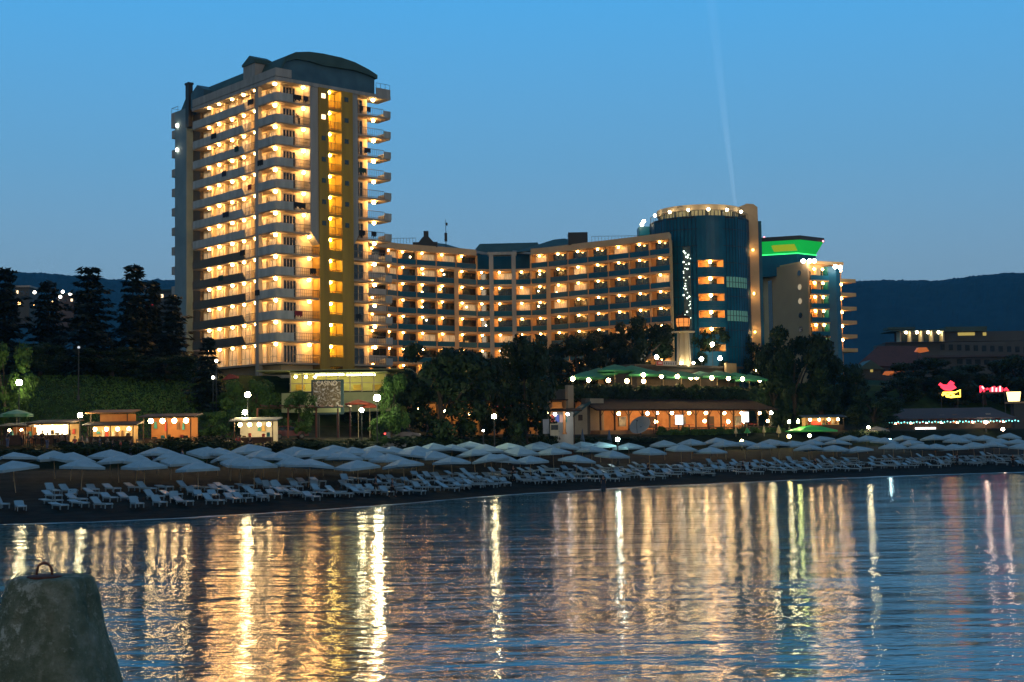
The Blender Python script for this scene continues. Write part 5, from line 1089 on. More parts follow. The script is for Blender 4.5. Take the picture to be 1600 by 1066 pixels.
for i in range(13):
    x = lerp(x0+2, x1-2, i/12)+R.uniform(-.6, .6); h_ = R.uniform(.9, 1.6); m = MB(); m.hexa([(x-.5, Ys+1.2, zb+1), (x+.5, Ys+1.2, zb+1), (x+.5, Ys+1.6, zb+1), (x-.5, Ys+1.6, zb+1), (x-.4, Ys+1.2, zb+1+h_), (x+.4, Ys+1.2, zb+1+h_), (x+.4, Ys+1.6, zb+1+h_), (x-.4, Ys+1.6, zb+1+h_)])
    m.build('goods', [pm('red_goods', (.55, .06, .04)), pm('orange_goods', (.5, .2, .06)), pm('pale_goods', (.55, .5, .45))][i % 3], lt)
m = MB(); bx(m, 1431, 1462, 668, 676, Ys-.2, .3); m.build('bright_counter', em('counter_glow', (1, .9, .85), 5), lt)
# parasols apart from the beach rows
p = spot(26, 52); parasol('large_parasol', p, at(22, 640, p.y).z-p.z, 3.4, 'green and white parasol lit from below before the stall', 'parasol', None, pm('green_white_canvas', (.35, .45, .25), (.03, .25, .08), .9, .7), .3, .5, 8)
p = spot(1268, 50); parasol('large_parasol', p, at(1268, 664, p.y).z-p.z, 9.0, 'huge bright green parasol glowing over the bar tables', 'parasol', None, pm('vivid_green_canvas', (.02, .45, .08), (.015, .35, .05), .8, .6), .25, .9, 8); Pg = p
m = MB(); m.ball(p+Vector((-2.2, -.4, 1.9)), .22, 8, 5); m.ball(p+Vector((-2.2, -.4, 2.2)), .1, 6, 4); o = m.build('table_lantern', em('lantern_lime', (.9, 1, .3), 110), loc=p+Vector((-2.2, -.4, 1.9))); tag(o, 'yellow green lantern glowing under the huge green parasol', 'lantern')
p = spot(1370, 50); parasol('large_parasol', p, at(1372, 666, p.y).z-p.z, 4.4, 'beige tent roof in front of the long stall', 'parasol', None, pm('beige_canvas', (.35, .3, .24)), .3, .7, 8)
p = spot(560, 60); 
for px, py, lab in ((560, 624, 'broad'), (578, 629, 'narrow')): p = on_ground(px, 172); parasol('red_parasol', p, at(px, py, 172).z-p.z, 3.2 if px == 560 else 2.2, '%s red parasol under the cafe lamps' % lab, 'parasol', 'red parasols below the cafe', pm('red_canvas', (.4, .07, .03)), .15, .5, 8)
def closed(px, py0, py1, s, mat, label, w_):
    p = spot(px, s); zt = at(px, py0, p.y).z; z0_ = p.z; t = thing('closed_parasol', p, label, 'parasol', 'closed parasols before the restaurant'); m = MB(); H = zt-z0_; m.lathe(p, [(w_*.5, H*.30), (w_, H*.36), (w_*.62, H*.62), (w_*.2, H*.92), (.02, H)], 9); m.build('canopy', mat, t); m = MB(); m.tube(p, p+UP*H*.4, .05, k=6); m.build('pole', M_pole, t)
wc = pm('cream_canvas', (.6, .5, .3))
closed(1150, 667, 690, 49, wc, 'slim cream closed parasol beside the low yellow lamp', .3); closed(1168, 668, 688, 49.2, pm('closed_green', (.02, .35, .1)), 'closed green parasol between two cream ones', .55); closed(1194, 664, 690, 49, wc, 'cream closed parasol near the end of the timber fence', .28); closed(1217, 664, 688, 48.5, wc, 'cream closed parasol beside the huge green parasol', .42)
bl = pm('closed_blue', (.06, .12, .22)); closed(910, 670, 690, 45, bl, 'closed blue parasol in front of the white gable', .38); closed(952, 671, 688, 45, bl, 'closed blue parasol beside the bluish white lamp', .42)
# ------------------------------------------------------------------ cars parked along the promenade
def car(px, Y, rz, col, label):
    p = on_ground(px, Y); t = thing('parked_car', p, label, 'car'); c, s_ = cos(rz), sin(rz); X = Vector((c, s_, 0)); W = Vector((-s_, c, 0))
    sec = [(-2.1, .35), (-2.15, .75), (-1.95, .95), (-1.55, 1.0), (1.0, .95), (1.9, .78), (2.15, .6), (2.1, .35)]
    m = MB(); m.extr([p+X*a-W*.85+UP*z for a, z in sec], W*1.7); m.build('body', col, t)
    m = MB(); m.hexa([p+X*a+W*b+UP*z for a, b, z in ((-1.6, -.78, .97), (1.0, -.78, .97), (1.0, .78, .97), (-1.6, .78, .97), (-1.15, -.62, 1.45), (.3, -.62, 1.45), (.3, .62, 1.45), (-1.15, .62, 1.45))]); m.build('cabin', M_glass, t)
    m = MB(); m.hexa([p+X*a+W*b+UP*z for a, b, z in ((-1.15, -.62, 1.455), (.3, -.62, 1.455), (.3, .62, 1.455), (-1.15, .62, 1.455), (-1.0, -.55, 1.52), (.15, -.55, 1.52), (.15, .55, 1.52), (-1.0, .55, 1.52))]); m.build('roof', col, t)
    for a in (-1.3, 1.3):
        for b in (-.86, .66): m = MB(); m.tube(p+X*a+W*b+UP*.32, p+X*a+W*(b+.2)+UP*.32, .32, k=14); wh = m.build('wheel', pm('tyre', (.02, .02, .02)), t); m = MB(); m.tube(p+X*a+W*(b-.02 if b < 0 else b+.18)+UP*.32, p+X*a+W*(b+.02 if b < 0 else b+.22)+UP*.32, .19, k=10); m.build('rim', M_rail, wh)
    for b in (-.66, .66): m = MB(); m.box(p-X*2.14+W*b+UP*.8, (.12, .34, .16), (X, W)); m.build('tail_light', em('tail_light_glass', (1, .06, .05), 6), t); m = MB(); m.box(p+X*2.08+W*b+UP*.66, (.14, .34, .16), (X, W)); m.build('headlight', pm('headlamp', (.6, .6, .6)), t)
    return t
car(452, 163.5, .35, pm('dark_red_paint', (.12, .015, .015), None, 1, .3), 'dark red parked car with glowing tail lights behind the pergola'); car(604, 167, .5, pm('silver_paint', (.35, .36, .36), None, 1, .3), 'silver parked car beside the brightest street lamp'); car(629, 172, .15, pm('dark_blue_paint', (.02, .03, .06), None, 1, .3), 'dark car half hidden behind the silver one')
# ------------------------------------------------------------------ town lights left of the tower
for i, (px0, px1, py0, py1, Y, lab) in enumerate([(22, 46, 446, 466, 420, 'small white roofed house far up the slope'), (88, 116, 458, 476, 410, 'dim house with lit eaves beyond the conifers'), (232, 274, 452, 500, 330, 'dull blue apartment block beside the blind tower end')]):
    t = thing('distant_house', at((px0+px1)/2, py1, Y), lab, 'house'); m = MB(); bx(m, px0, px1, py0+3, py1+40, Y, 9); m.build('wall', [M_dull, M_mauve, pm('bluish_render', (.07, .10, .12))][i], t); m = MB(); bx(m, px0-1, px1+1, py0, py0+3, Y-.6, 10); m.build('roof', M_roof if i else M_render, t)
    for q in range(3): x = lerp(px0+3, px1-6, q/2); m = MB(); bx(m, x, x+3.5, py0+8, py0+13, Y-.1, .2); m.build('window', M_glass if (q+i) % 3 else em('far_window_glow', (1, .75, .45), 2.2), t)
for i, (px, py, c) in enumerate(((54, 457, 'w'), (98, 456, 'w'), (94, 464, 'w'), (110, 460, 'w'), (30, 474, 'o'), (52, 475, 'o'), (82, 473, 'o'), (250, 499, 'w'), (268, 502, 'w'), (333, 590, 'w'), (338, 564, 'w'))):
    Y = 400 if py < 510 else 176; p = at(px, py, Y); gz = 30 if Y == 400 else ground(p.x, Y); t = thing('distant_lamp', p, 'tiny far %s lamp glinting through the conifers, %s from the left' % ('white' if c == 'w' else 'orange', ordn(i+1)), 'lamp', 'far lamps left of the tower'); m = MB(); m.ball(p, .45 if Y == 400 else .2, 6, 4); m.build('globe', em('far_'+c, (1, .9, .75) if c == 'w' else (1, .5, .15), 14), t); m = MB(); m.tube(Vector((p.x, Y, min(gz, p.z-2))), p-UP*.2, .08, k=4); m.build('post', M_dark, t)
t = thing('neon_mark', at(234, 476, 329), 'small red neon mark on the dull blue apartment block', 'sign'); p = at(234, 476, 329.5); m = MB(); m.path([p+Vector((-.7, 0, -.2)), p+Vector((-.2, 0, .4)), p+Vector((.3, 0, -.1)), p+Vector((.8, 0, .2))], .16, 5); m.build('tube', red, t); m = MB(); m.box(p+Vector((0, .2, 0)), (2, .1, .9)); m.build('panel', M_dark, t)
# ------------------------------------------------------------------ beach parasols in their rows
UMB = [(22, 706), (25, 720), (86, 703), (110, 706), (127, 718), (172, 702), (186, 709), (212, 709), (226, 716.5), (247, 699), (267, 705), (285, 710), (310, 721), (322, 698), (340, 699), (360, 706), (375, 711), (392, 694), (397, 716), (412, 701), (434, 707), (457, 711), (462, 697), (482, 716), (480, 701), (505, 702), (522, 695), (534, 706), (552, 699), (560, 717), (577, 701), (585, 696), (607, 707), (612, 696), (632, 716), (642, 700), (650, 696), (677, 704), (678, 692), (705, 693), (706, 712), (734, 689), (742, 700), (757, 693), (770, 709), (781, 709), (794, 691), (812, 698), (829, 711), (833, 692), (843, 689), (865, 699), (878, 691), (899, 709), (911, 689), (924, 695), (938, 690), (955, 703), (983, 691), (1014, 699), (1038, 687), (1064, 694), (1080, 686), (1110, 697), (1120, 684), (1134, 688), (1164, 687), (1190, 691), (1205, 685), (1217, 688), (1240, 688), (1264, 694), (1268, 686), (1285, 681), (1302, 695), (1307, 685), (1327, 679), (1342, 696), (1355, 680), (1380, 684), (1395, 692), (1412, 680), (1424, 687), (1440, 692), (1460, 679), (1462, 693), (1487, 678), (1495, 682), (1490, 694), (1512, 677), (1522, 691), (1537, 680), (1560, 684), (1552, 690), (1575, 676), (1590, 686), (1598, 692)]
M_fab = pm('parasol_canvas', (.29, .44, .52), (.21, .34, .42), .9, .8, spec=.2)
ub = []
for px, py in UMB:
    p = hit_top(px, py, 2.75)
    if p is not None: ub.append((p, px, p.y-shoreY(p.x)))
ss = sorted(s for _, _, s in ub); print('umb', len(ub), ss[0], ss[len(ss)//2], ss[-1])
cuts = [ss[int(len(ss)*q)] for q in (.25, .5, .75)]
rows = [[], [], [], []]
for u in ub: rows[sum(u[2] >= c for c in cuts)].append(u)
m = MB(); W_ = 3.15; rr = W_/2*sqrt(2)
m.lathe((0, 0, 0), [(.03, 2.75), (rr*.52, 2.46), (rr, 2.08), (rr, 1.86)], 4, pi/4, 2*pi+pi/4); cm = m
proto = thing('beach_parasol', (0, 0, 0), 'x', 'parasol', 'white parasols in rows on the beach')
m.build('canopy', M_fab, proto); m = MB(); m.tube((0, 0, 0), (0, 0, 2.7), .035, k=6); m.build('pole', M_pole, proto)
first = True
for rname, row in zip(('front', 'second', 'third', 'back'), rows):
    for i, (p, px, s) in enumerate(sorted(row, key=lambda u: u[1])):
        lab = 'white square beach parasol, %s from the far left end of the %s row' % (ordn(i+1), rname) if False else 'white square beach parasol in the %s row, %s along it' % (rname, ordn(i+1))
        if first: o = proto; o.location = p-UP*.05; first = False; o['label'] = lab
        else: o = dup(proto, p-UP*.05, label=lab)
        o.rotation_euler = (R.gauss(0, .05), R.gauss(0, .05), .62+R.gauss(0, .16)); k = R.uniform(.92, 1.05); o.scale = (k, k, R.uniform(.97, 1.03))
# ------------------------------------------------------------------ sun loungers
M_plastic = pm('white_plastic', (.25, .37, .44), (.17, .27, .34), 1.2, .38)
def lounger(up):
    m = MB(); 
    for y in (-.29, .29): m.box((.15, y, .30), (1.55, .06, .07))
    for x in (-.5, .8):
        for y in (-.29, .29): m.hexa([(x-.05, y-.03, 0), (x+.02, y-.03, 0), (x+.02, y+.03, 0), (x-.05, y+.03, 0), (x-.03, y-.03, .28), (x+.04, y-.03, .28), (x+.04, y+.03, .28), (x-.03, y+.03, .28)])
    m.hexa([(-.45, -.3, .30), (.95, -.3, .28), (.95, .3, .28), (-.45, .3, .30), (-.45, -.3, .36), (.95, -.3, .33), (.95, .3, .33), (-.45, .3, .36)])
    for y in (-.31, .27): m.box((.2, y+.02, .36), (1.3, .05, .05))
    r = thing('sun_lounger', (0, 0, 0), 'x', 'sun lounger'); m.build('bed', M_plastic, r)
    m = MB(); a = up; d = Vector((-cos(a), 0, sin(a))); b0 = Vector((-.42, 0, .33))
    for y in (-.29, .29): q = b0+Vector((0, y, 0)); m.tube(q, q+d*.78, .035, k=5)
    q = Vector((sin(a), 0, cos(a)))*.03; w2 = Vector((0, .29, 0)); e = b0+d*.80
    m.hexa([b0-w2-q, b0+w2-q, e+w2*.85-q, e-w2*.85-q, b0-w2+q, b0+w2+q, e+w2*.85+q, e-w2*.85+q])
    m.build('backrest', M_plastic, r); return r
LP = [lounger(.42), lounger(.12), lounger(.65)]; used = [False]*3
def put_lounger(p, rz, label, group):
    k = R.choice((0, 0, 1, 2)); o = LP[k]
    if used[k]: o = dup(o, parent=None)
    used[k] = True; o.location = p; o.rotation_euler = (0, R.gauss(0, .02), rz); o['label'] = label; o['group'] = group; sc_ = 1.12; o.scale = (sc_, sc_, sc_)
ZONES = [(-50, 100, 'before the leftmost parasols'), (100, 330, 'below the stalls'), (330, 575, 'below the tower'), (575, 800, 'below the big dark trees'), (800, 1010, 'below the white gable'), (1010, 1260, 'below the timber room'), (1260, 1640, 'below the long stall')]
cnt = 0
for ri, s in enumerate((10, 13.2, 16.6, 20.5)):
    X = -47.0
    idx = 0
    while X < 76:
        Y = shoreY(X)+s; slope = (shoreY(X+1)-shoreY(X-1))/2; X += (1.70+R.uniform(-.3, .55))/sqrt(1+slope*slope)
        px, py = pix((X, Y, ground(X, Y)))
        if px < -30 or px > 1625: continue
        if px < 75 and (ri > 2 or R.random() < .25): continue
        if R.random() < (.12 if px > 300 else .30): continue
        jx, jy = R.gauss(0, .25), R.gauss(0, .8); x, y = X+jx, Y+jy; z = ground(x, y)
        if cnt >= 300: continue
        zone = next(zn for a, b, zn in ZONES if a <= px < b); idx += 1
        if ri == 0: lab, g = 'white plastic sun lounger in the row nearest the water, %s along it' % ordn(idx), 'sun loungers in the row nearest the water'
        else: lab, g = 'white plastic sun lounger in the dense jumble %s' % zone, 'sun loungers in the jumble '+zone
        put_lounger(Vector((x, y, z+.02)), radians(-48)+R.gauss(0, .22), lab, g); cnt += 1
print('loungers', cnt)
# ------------------------------------------------------------------ people
def skin(name, V, E, rad, mat, sub=1, root=0):
    me = bpy.data.meshes.new('tmp'); me.from_pydata([Vector(v) for v in V], E, []); o = bpy.data.objects.new('tmp', me); COL.objects.link(o)
    md = o.modifiers.new('s', 'SKIN'); md.use_smooth_shade = True
    for i, r_ in enumerate(rad): me.skin_vertices[0].data[i].radius = (r_, r_) if not isinstance(r_, tuple) else r_
    me.skin_vertices[0].data[root].use_root = True
    if sub: sm = o.modifiers.new('d', 'SUBSURF'); sm.levels = sub; sm.render_levels = sub
    bpy.context.view_layer.update(); dg = bpy.context.evaluated_depsgraph_get(); out = bpy.data.meshes.new_from_object(o.evaluated_get(dg)); bpy.data.objects.remove(o)
    out.name = name; out.materials.clear(); out.materials.append(mat); return out
def figure(pose):
    """joints in metres, facing -y"""
    J = {'pel': (0, 0, .93), 'bel': (0, .01, 1.10), 'che': (0, .0, 1.30), 'neck': (0, .0, 1.47), 'hd0': (0, -.01, 1.56), 'hd1': (0, -.015, 1.66), 'hd2': (0, 0, 1.70),
         'shl': (.17, 0, 1.40), 'ell': (.23, .03, 1.13), 'wrl': (.24, -.04, .90), 'hal': (.24, -.06, .80), 'shr': (-.17, 0, 1.40), 'elr': (-.23, .03, 1.13), 'wrr': (-.24, -.04, .90), 'har': (-.24, -.06, .80),
         'hpl': (.095, 0, .88), 'knl': (.10, -.01, .49), 'anl': (.10, .02, .09), 'tol': (.11, -.14, .04), 'hpr': (-.095, 0, .88), 'knr': (-.10, -.01, .49), 'anr': (-.10, .02, .09), 'tor': (-.11, -.14, .04)}
    J = {k: Vector(v) for k, v in J.items()}
    if pose == 'walk':
        for k, v in (('knl', (.09, -.17, .50)), ('anl', (.09, -.24, .10)), ('tol', (.09, -.40, .07)), ('knr', (-.09, .07, .50)), ('anr', (-.09, .34, .14)), ('tor', (-.09, .24, .04)), ('ell', (.22, .14, 1.15)), ('wrl', (.22, .18, .93)), ('hal', (.22, .18, .83)), ('elr', (-.22, -.08, 1.15)), ('wrr', (-.21, -.24, .97)), ('har', (-.2, -.32, .93))): J[k] = Vector(v)
    if pose == 'bend':
        for k in ('bel', 'che', 'neck', 'hd0', 'hd1', 'hd2', 'shl', 'shr', 'ell', 'elr', 'wrl', 'wrr', 'hal', 'har'):
            v = J[k]-J['pel']; a = .75; J[k] = J['pel']+Vector((v.x, v.y*cos(a)-v.z*sin(a), v.y*sin(a)+v.z*cos(a)))
        for k, v in (('wrl', (.2, -.62, .95)), ('hal', (.18, -.70, .90)), ('wrr', (-.2, -.62, .95)), ('har', (-.18, -.70, .90))): J[k] = Vector(v)
    N = list(J); I = {k: i for i, k in enumerate(N)}
    E = [('pel', 'bel'), ('bel', 'che'), ('che', 'neck'), ('neck', 'hd0'), ('hd0', 'hd1'), ('hd1', 'hd2'), ('che', 'shl'), ('shl', 'ell'), ('ell', 'wrl'), ('wrl', 'hal'), ('che', 'shr'), ('shr', 'elr'), ('elr', 'wrr'), ('wrr', 'har'), ('pel', 'hpl'), ('hpl', 'knl'), ('knl', 'anl'), ('anl', 'tol'), ('pel', 'hpr'), ('hpr', 'knr'), ('knr', 'anr'), ('anr', 'tor')]
    rad = {'pel': (.14, .10), 'bel': (.125, .09), 'che': (.15, .105), 'neck': .055, 'hd0': .085, 'hd1': .09, 'hd2': .06, 'shl': .06, 'shr': .06, 'ell': .042, 'elr': .042, 'wrl': .03, 'wrr': .03, 'hal': .028, 'har': .028, 'hpl': .09, 'hpr': .09, 'knl': .06, 'knr': .06, 'anl': .04, 'anr': .04, 'tol': .035, 'tor': .035}
    return J, E, rad, N
SKINM = pm('skin', (.30, .17, .11), None, 3, .6); HAIR = pm('dark_hair', (.02, .014, .01), None, 3, .6)
def part_mesh(name, pose, keep, grow, mat):
    J, E, rad, N = figure(pose); n2 = [k for k in N if k in keep]; ix = {k: i for i, k in enumerate(n2)}
    g = lambda r_: tuple(x+grow for x in r_) if isinstance(r_, tuple) else r_+grow
    return skin(name, [J[k] for k in n2], [(ix[a], ix[b]) for a, b in E if a in ix and b in ix], [g(rad[k]) for k in n2], mat, 1)
ALLJ = list(figure('stand')[0]); UPJ = ('pel', 'bel', 'che', 'shl', 'shr', 'ell', 'elr'); LOJ = ('pel', 'hpl', 'hpr', 'knl', 'knr', 'anl', 'anr')
FIG = {}
for pose in ('stand', 'walk', 'bend'): FIG[pose] = (part_mesh('body', pose, ALLJ, 0, SKINM), part_mesh('shirt', pose, UPJ, .016, SKINM), part_mesh('trousers', pose, LOJ, .018, SKINM))
def cloth(c): return pm('cloth_%d_%d_%d' % tuple(int(x*99) for x in c), c, None, 4, .9)
def person(p, rz, pose, shirt, pants, label, skirt=False, h=1.0, group=None):
    t = thing('person', p, label, 'person', group); t.rotation_euler = (0, 0, rz); t.scale = (h,)*3
    b, s, l = FIG[pose]
    for me, c in ((b, None), (s, shirt), (l, pants)):
        if me is l and skirt: continue
        o = bpy.data.objects.new(me.name, me); COL.objects.link(o); o.parent = t
        if c is not None: o.material_slots[0].link = 'OBJECT'; o.material_slots[0].material = cloth(c)
    hd = figure(pose)[0]; m = MB(); m.lathe(hd['hd1']+Vector((0, .022, .012)), [(.088, -.05), (.097, 0), (.085, .055), (.05, .085), (.004, .098)], 12); me = m.build('hair', HAIR, None); me.parent = t
    if skirt: m = MB(); m.lathe((0, 0, 0), [(.30, .12), (.25, .5), (.17, .95), (.13, 1.05)], 14); me = m.build('long_skirt', cloth(pants), None); me.parent = t
    return t
def hit_ground(px, py):
    r = ray(px, py); Y = 70.0
    while Y < 320:
        p = EYE+r*(Y/r.y)
        if ground(p.x, Y) >= p.z: return Vector((p.x, Y, ground(p.x, Y)))
        Y += .2
dk = (.012, .014, .018); nv = (.02, .03, .05)
for px, py, rz, pose, s_, l_, lab, sk in [
 (587, 773, 1.2, 'walk', dk, dk, 'person in dark clothes walking on the wet sand, the first of a pair', False), (613, 777, 1.2, 'walk', nv, dk, 'person in navy top walking on the wet sand, the second of the pair', False),
 (802, 752, .3, 'stand', dk, dk, 'person in black standing among the sun loungers below the dark trees', False), (943, 768, .1, 'stand', nv, nv, 'person in a long dark skirt at the edge of the water', True),
 (1013, 744, 2.0, 'stand', dk, dk, 'person in dark clothes beside the loungers below the restaurant', False), (1161, 740, 1.0, 'walk', nv, dk, 'person in dark clothes walking past the loungers near the timber room', False), (1172, 740, 1.3, 'walk', dk, dk, 'person in black close behind another walker near the timber room', False),
 (1274, 736, .5, 'stand', dk, dk, 'person standing in black by the far loungers', False), (1496, 727, 1.5, 'walk', nv, dk, 'person walking alone along the far sand', False), (1583, 729, .2, 'stand', dk, dk, 'person standing alone at the far end of the sand', False)]:
    person(hit_ground(px, py), rz, pose, s_, l_, lab, sk, 1.0)
for px, Y, rz, pose, s_, l_, lab in [
 (54, 148.6, 3.0, 'bend', (.05, .04, .03), dk, 'person bending at the end of the overexposed stall'), (66, 148.8, .4, 'stand', (.03, .02, .02), dk, 'dark clad person before the overexposed stall'), (86, 148.9, 2.8, 'bend', (.25, .12, .05), dk, 'person in an orange top bending over the overexposed stall'), (97, 148.5, 3.1, 'stand', (.2, .14, .1), nv, 'person in beige before the overexposed stall'),
 (105, 148.4, 2.0, 'stand', (.1, .1, .1), nv, 'person in grey at the end of the overexposed stall'), (117, 148, .2, 'stand', (.5, .06, .07), nv, 'person in a bright red top beside the street lamp'), (128, 148.6, 1.5, 'walk', (.06, .07, .08), dk, 'person walking in dark grey past the red top'), (146, 148.2, 2.2, 'stand', (.3, .2, .1), dk, 'person in tan before the orange wooden kiosk'),
 (168, 148.5, 3.0, 'stand', (.35, .3, .22), nv, 'person in a pale top at the counter below the orange kiosk'), (176, 148, 2.7, 'walk', (.02, .02, .025), dk, 'dark silhouetted person walking below the orange kiosk'), (391, 154.4, 2.9, 'stand', (.02, .02, .03), dk, 'dark silhouetted person at the white kiosk'), (34, 148.5, 2, 'stand', (.3, .08, .05), dk, 'person in a rusty top under the green and white parasol'),
 (714, 177, 1.5, 'walk', (.3, .28, .26), dk, 'person in white walking near the lit cafe columns'), (722, 177.5, 1.5, 'walk', (.15, .08, .06), dk, 'person in brown walking beside another near the cafe columns')]:
    q = on_ground(px, Y); person(q, rz, pose, s_, l_, lab, False, 1.0)
CL = [(.02, .02, .025), (.5, .07, .05), (.10, .14, .26), (.6, .52, .42), (.1, .05, .03), (.04, .06, .04)]; CN = ['black', 'red', 'navy', 'cream', 'brown', 'dark green']
WHERE = [(12, 'left of the green and white parasol'), (45, 'between the first two stalls'), (74, 'in the glare of the white lit stall'), (136, 'between the white lit stall and the orange kiosk'), (156, 'just before the orange kiosk'), (188, 'at the right end of the orange kiosk'), (204, 'past the orange kiosk'), (214, 'before the dark roofed stall'), (240, 'at the dark roofed stall'), (262, 'in the middle of the dark roofed stall'), (285, 'at the right end of the dark roofed stall'), (372, 'at the left side of the white kiosk'), (412, 'at the right side of the white kiosk'), (640, 'by the dark car near the cafe'), (668, 'below the big dark tree'), (735, 'near the lit cafe columns'), (790, 'beside the dark cypress')]
for i, (px, wh) in enumerate(WHERE):
    q = on_ground(px, (148.3 if px < 300 else 153.8 if px < 500 else 178)+R.uniform(-.4, .4)); person(q, R.uniform(0, 6.28), R.choice(('stand', 'walk', 'stand')), CL[i*5 % 6], CL[(i*3+2) % 6], 'person in a %s top %s' % (CN[i*5 % 6], wh))
zz_ = ZT-FH; person(T(u485-1.5, .42, zz_), radians(-40), 'bend', (.15, .07, .04), dk, 'person leaning on the second highest front balcony rail of the tower')
# ------------------------------------------------------------------ mooring block on the pier, close by
mc, nt, b = nodes('weathered_concrete'); L = nt.links; tc = nt.nodes.new('ShaderNodeTexCoord')
def nz(scale, detail, rough=.6):
    n = nt.nodes.new('ShaderNodeTexNoise'); n.inputs['Scale'].default_value = scale; n.inputs['Detail'].default_value = detail; n.inputs['Roughness'].default_value = rough; L.new(tc.outputs['Object'], n.inputs['Vector']); return n.outputs['Fac']
def rmp(x, stops):
    r = nt.nodes.new('ShaderNodeValToRGB'); e = r.color_ramp.elements
    for i, (p, c) in enumerate(stops):
        q = e[i] if i < 2 else e.new(p)
        q.position = p; q.color = (*c, 1)
    L.new(x, r.inputs['Fac']); return r.outputs['Color']
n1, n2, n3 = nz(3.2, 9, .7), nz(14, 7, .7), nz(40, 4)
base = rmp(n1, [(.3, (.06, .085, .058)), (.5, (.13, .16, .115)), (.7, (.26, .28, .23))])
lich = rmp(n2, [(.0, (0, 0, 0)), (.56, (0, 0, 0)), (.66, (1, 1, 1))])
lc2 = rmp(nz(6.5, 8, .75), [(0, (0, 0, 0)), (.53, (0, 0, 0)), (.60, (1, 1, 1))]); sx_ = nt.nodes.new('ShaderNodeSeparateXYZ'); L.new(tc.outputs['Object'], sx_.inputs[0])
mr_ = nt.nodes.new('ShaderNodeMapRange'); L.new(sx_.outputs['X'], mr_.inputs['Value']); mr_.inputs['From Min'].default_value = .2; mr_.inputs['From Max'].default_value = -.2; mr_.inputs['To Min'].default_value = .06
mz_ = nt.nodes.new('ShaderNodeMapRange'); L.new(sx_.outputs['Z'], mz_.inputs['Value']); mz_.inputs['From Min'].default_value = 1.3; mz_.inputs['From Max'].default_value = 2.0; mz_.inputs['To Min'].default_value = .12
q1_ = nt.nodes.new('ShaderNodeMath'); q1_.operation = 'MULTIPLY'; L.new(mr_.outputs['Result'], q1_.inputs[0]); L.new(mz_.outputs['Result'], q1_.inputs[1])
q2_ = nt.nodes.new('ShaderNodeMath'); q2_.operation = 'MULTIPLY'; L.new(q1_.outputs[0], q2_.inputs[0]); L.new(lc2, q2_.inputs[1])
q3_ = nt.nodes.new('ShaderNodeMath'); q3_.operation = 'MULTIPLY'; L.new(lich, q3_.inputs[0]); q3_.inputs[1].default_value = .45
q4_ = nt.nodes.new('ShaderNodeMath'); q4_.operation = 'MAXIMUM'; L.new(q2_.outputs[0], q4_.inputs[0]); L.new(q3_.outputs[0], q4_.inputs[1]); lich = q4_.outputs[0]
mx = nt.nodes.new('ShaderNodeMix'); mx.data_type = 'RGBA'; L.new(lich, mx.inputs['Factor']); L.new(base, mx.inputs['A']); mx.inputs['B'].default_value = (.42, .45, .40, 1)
L.new(mx.outputs['Result'], b.inputs['Base Color']); b.inputs['Roughness'].default_value = .92; b.inputs['Specular IOR Level'].default_value = .15
ad = nt.nodes.new('ShaderNodeMath'); ad.operation = 'MULTIPLY_ADD'; L.new(n3, ad.inputs[0]); ad.inputs[1].default_value = .35; L.new(n2, ad.inputs[2]); bp = nt.nodes.new('ShaderNodeBump'); bp.inputs['Distance'].default_value = .03; bp.inputs['Strength'].default_value = 1; L.new(ad.outputs[0], bp.inputs['Height']); L.new(bp.outputs['Normal'], b.inputs['Normal'])
YB = 14.0; bc = at(80, 915, YB); ztop_ = at(80, 903, YB).z; bc = Vector((bc.x, bc.y, 0)); rt = (at(140, 915, YB).x-at(16, 915, YB).x)/2; zlo = 2.2
bk = thing('mooring_block', bc+UP*zlo, 'weathered tapering concrete mooring block with a rusty iron ring on top', 'mooring block')
rb0 = (at(183, 1066, YB).x-at(80, 1066, YB).x); zb0 = at(80, 1066, YB).z; rlow = rt+(rb0-rt)*(ztop_-zlo)/(ztop_-zb0)
V = []; Fc = []; K = 72; prof = [(rlow, zlo), ]+[(lerp(rlow, rt, q/30), lerp(zlo, ztop_-.03, q/30)) for q in range(1, 31)]+[(rt*.965, ztop_-.005), (rt*.90, ztop_+.012), (rt*.6, ztop_+.02), (rt*.3, ztop_+.025), (.005, ztop_+.028)]
for j, (r_, z) in enumerate(prof):
    for i in range(K):
        a = 2*pi*i/K; sq = 1+.055*cos(4*(a-.5)); d = Vector((cos(a), sin(a), 0)); rr = r_*sq+(mnoise.noise((d.x*3, d.y*3, z*3))*.02+mnoise.noise((d.x*9, d.y*9, z*9))*.012+min(0, mnoise.noise((d.x*5, d.y*5, z*5+9))+.25)*.09)*(1 if r_ > .1 else .1)
        V.append(d*rr+UP*(z-zlo+mnoise.noise((d.x*r_*6, d.y*r_*6, 2))*.018*(1 if j > 28 else 0)))
for j in range(len(prof)-1):
    for i in range(K): a, c = j*K+i, j*K+(i+1) % K; Fc.append((a, c, c+K, a+K))
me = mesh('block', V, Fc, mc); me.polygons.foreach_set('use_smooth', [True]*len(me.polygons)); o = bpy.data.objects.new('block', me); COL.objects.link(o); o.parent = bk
M_rust = pm('rust', (.11, .035, .022), (.05, .02, .016), 14, .85, .01, detail=8)
x0, x1 = at(63.5, 905, YB).x, at(87.5, 905, YB).x; zt = at(75, 878, YB).z; yb = bc.y-.12; m = MB(); cxm, rw = (x0+x1)/2, (x1-x0)/2; ztp = ztop_+.0
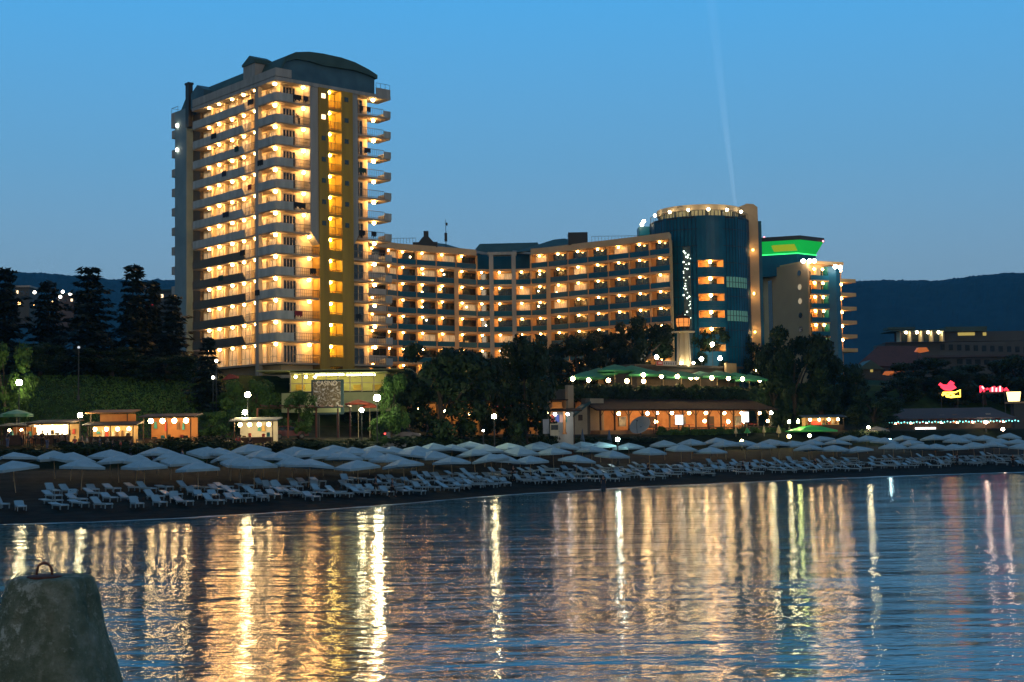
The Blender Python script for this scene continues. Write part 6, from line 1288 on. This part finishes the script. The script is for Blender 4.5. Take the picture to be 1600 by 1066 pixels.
m.path([(x0, yb, ztp-.03), (x0, yb, lerp(ztp, zt, .35)), (x0+rw*.06, yb, lerp(ztp, zt, .62)), (x0+rw*.3, yb, lerp(ztp, zt, .85)), (x0+rw*.65, yb, lerp(ztp, zt, .97)), (cxm, yb, zt), (x1-rw*.65, yb, lerp(ztp, zt, .97)), (x1-rw*.3, yb, lerp(ztp, zt, .85)), (x1-rw*.06, yb, lerp(ztp, zt, .62)), (x1, yb, lerp(ztp, zt, .35)), (x1, yb, ztp-.03)], .0135, 10); m.build('iron_ring', M_rust, bk, smooth=True)
m = MB(); m.lathe((cxm, yb, ztp), [(.17, -.01), (.165, .032), (.12, .042), (.01, .045)], 20); m.build('rust_plate', M_rust, bk)
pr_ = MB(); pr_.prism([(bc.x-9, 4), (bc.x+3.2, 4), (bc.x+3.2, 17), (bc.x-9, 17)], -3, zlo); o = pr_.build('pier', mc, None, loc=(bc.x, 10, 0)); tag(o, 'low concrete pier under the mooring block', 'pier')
# ------------------------------------------------------------------ sky, low fill sun and render settings
w = bpy.data.worlds.new("World"); sc.world = w; w.use_nodes = True
nt = w.node_tree; bg = nt.nodes['Background']
sky = nt.nodes.new('ShaderNodeTexSky'); sky.sky_type = 'NISHITA'; sky.sun_disc = False
SUN_EL, SUN_ROT = radians(SKYEL), radians(160)
sky.sun_elevation = SUN_EL; sky.sun_rotation = SUN_ROT; sky.altitude = 0; sky.air_density = 1.0; sky.dust_density = .6; sky.ozone_density = 3
tc = nt.nodes.new('ShaderNodeTexCoord'); sep = nt.nodes.new('ShaderNodeSeparateXYZ'); nt.links.new(tc.outputs['Generated'], sep.inputs[0])
rp = nt.nodes.new('ShaderNodeValToRGB'); nt.links.new(sep.outputs['Z'], rp.inputs['Fac'])
els = rp.color_ramp.elements
for i, (p, c) in enumerate(SKYRAMP):
    e = els[i] if i < 2 else els.new(p)
    e.position = p; e.color = (*c, 1)
mx = nt.nodes.new('ShaderNodeMix'); mx.data_type = 'RGBA'; mx.blend_type = 'MIX'; mx.inputs['Factor'].default_value = SKYMIX
nt.links.new(sky.outputs['Color'], mx.inputs['A'])
mul = nt.nodes.new('ShaderNodeMix'); mul.data_type = 'RGBA'; mul.blend_type = 'MULTIPLY'; mul.inputs['Factor'].default_value = 1
wr = nt.nodes.new('ShaderNodeMapRange'); nt.links.new(sep.outputs['Y'], wr.inputs['Value']); wr.inputs['From Min'].default_value = .25; wr.inputs['From Max'].default_value = -.5
wm_ = nt.nodes.new('ShaderNodeMix'); wm_.data_type = 'RGBA'; nt.links.new(wr.outputs['Result'], wm_.inputs['Factor']); nt.links.new(rp.outputs['Color'], wm_.inputs['A']); wm_.inputs['B'].default_value = (*FILLSKY, 1)
nt.links.new(wm_.outputs['Result'], mul.inputs['A']); mul.inputs['B'].default_value = (SKYG, SKYG, SKYG, 1); mul.clamp_result = False
nt.links.new(mul.outputs['Result'], mx.inputs['B'])
nt.links.new(mx.outputs['Result'], bg.inputs['Color']); bg.inputs['Strength'].default_value = SKYSTR
sd = bpy.data.lights.new('sun', 'SUN'); sun = bpy.data.objects.new('sun', sd); COL.objects.link(sun)
sd.energy = SUNE; sd.angle = radians(12); sd.color = (1, .74, .48); sun.rotation_euler = (pi/2-SUN_EL, 0, pi-SUN_ROT); sun.location = (0, 0, 80)
if HAZE:
    hz = MB(); hz.hexa([(-3500, -60, -7), (3500, -60, -7), (4200, 4200, -7), (-4200, 4200, -7), (-3500, -60, 420), (3500, -60, 420), (4200, 4200, 420), (-4200, 4200, 420)])
    mh_, nt_, b_ = nodes('haze_air'); nt_.nodes.remove(b_); v_ = nt_.nodes.new('ShaderNodeVolumePrincipled'); v_.inputs['Density'].default_value = HAZE; v_.inputs['Color'].default_value = (.16, .62, 1, 1); v_.inputs['Anisotropy'].default_value = .2
    nt_.links.new(v_.outputs['Volume'], nt_.nodes['Material Output'].inputs['Volume']); mh_.cycles.homogeneous_volume = True
    tag(hz.build('haze', mh_), kind='stuff')
sc.view_settings.view_transform = 'Standard'; sc.view_settings.look = 'None'; sc.view_settings.gamma = 1; sc.view_settings.use_curve_mapping = False
sc.view_settings.exposure = 0
cy = sc.cycles
cy.use_denoising = True; cy.use_light_tree = True; cy.max_bounces = 5; cy.diffuse_bounces = 3; cy.glossy_bounces = 3; cy.transmission_bounces = 3; cy.transparent_max_bounces = 6; cy.volume_bounces = 0
cy.sample_clamp_indirect = 30; cy.caustics_reflective = False; cy.caustics_refractive = False; cy.blur_glossy = .0
cy.use_adaptive_sampling = True; cy.adaptive_threshold = .02
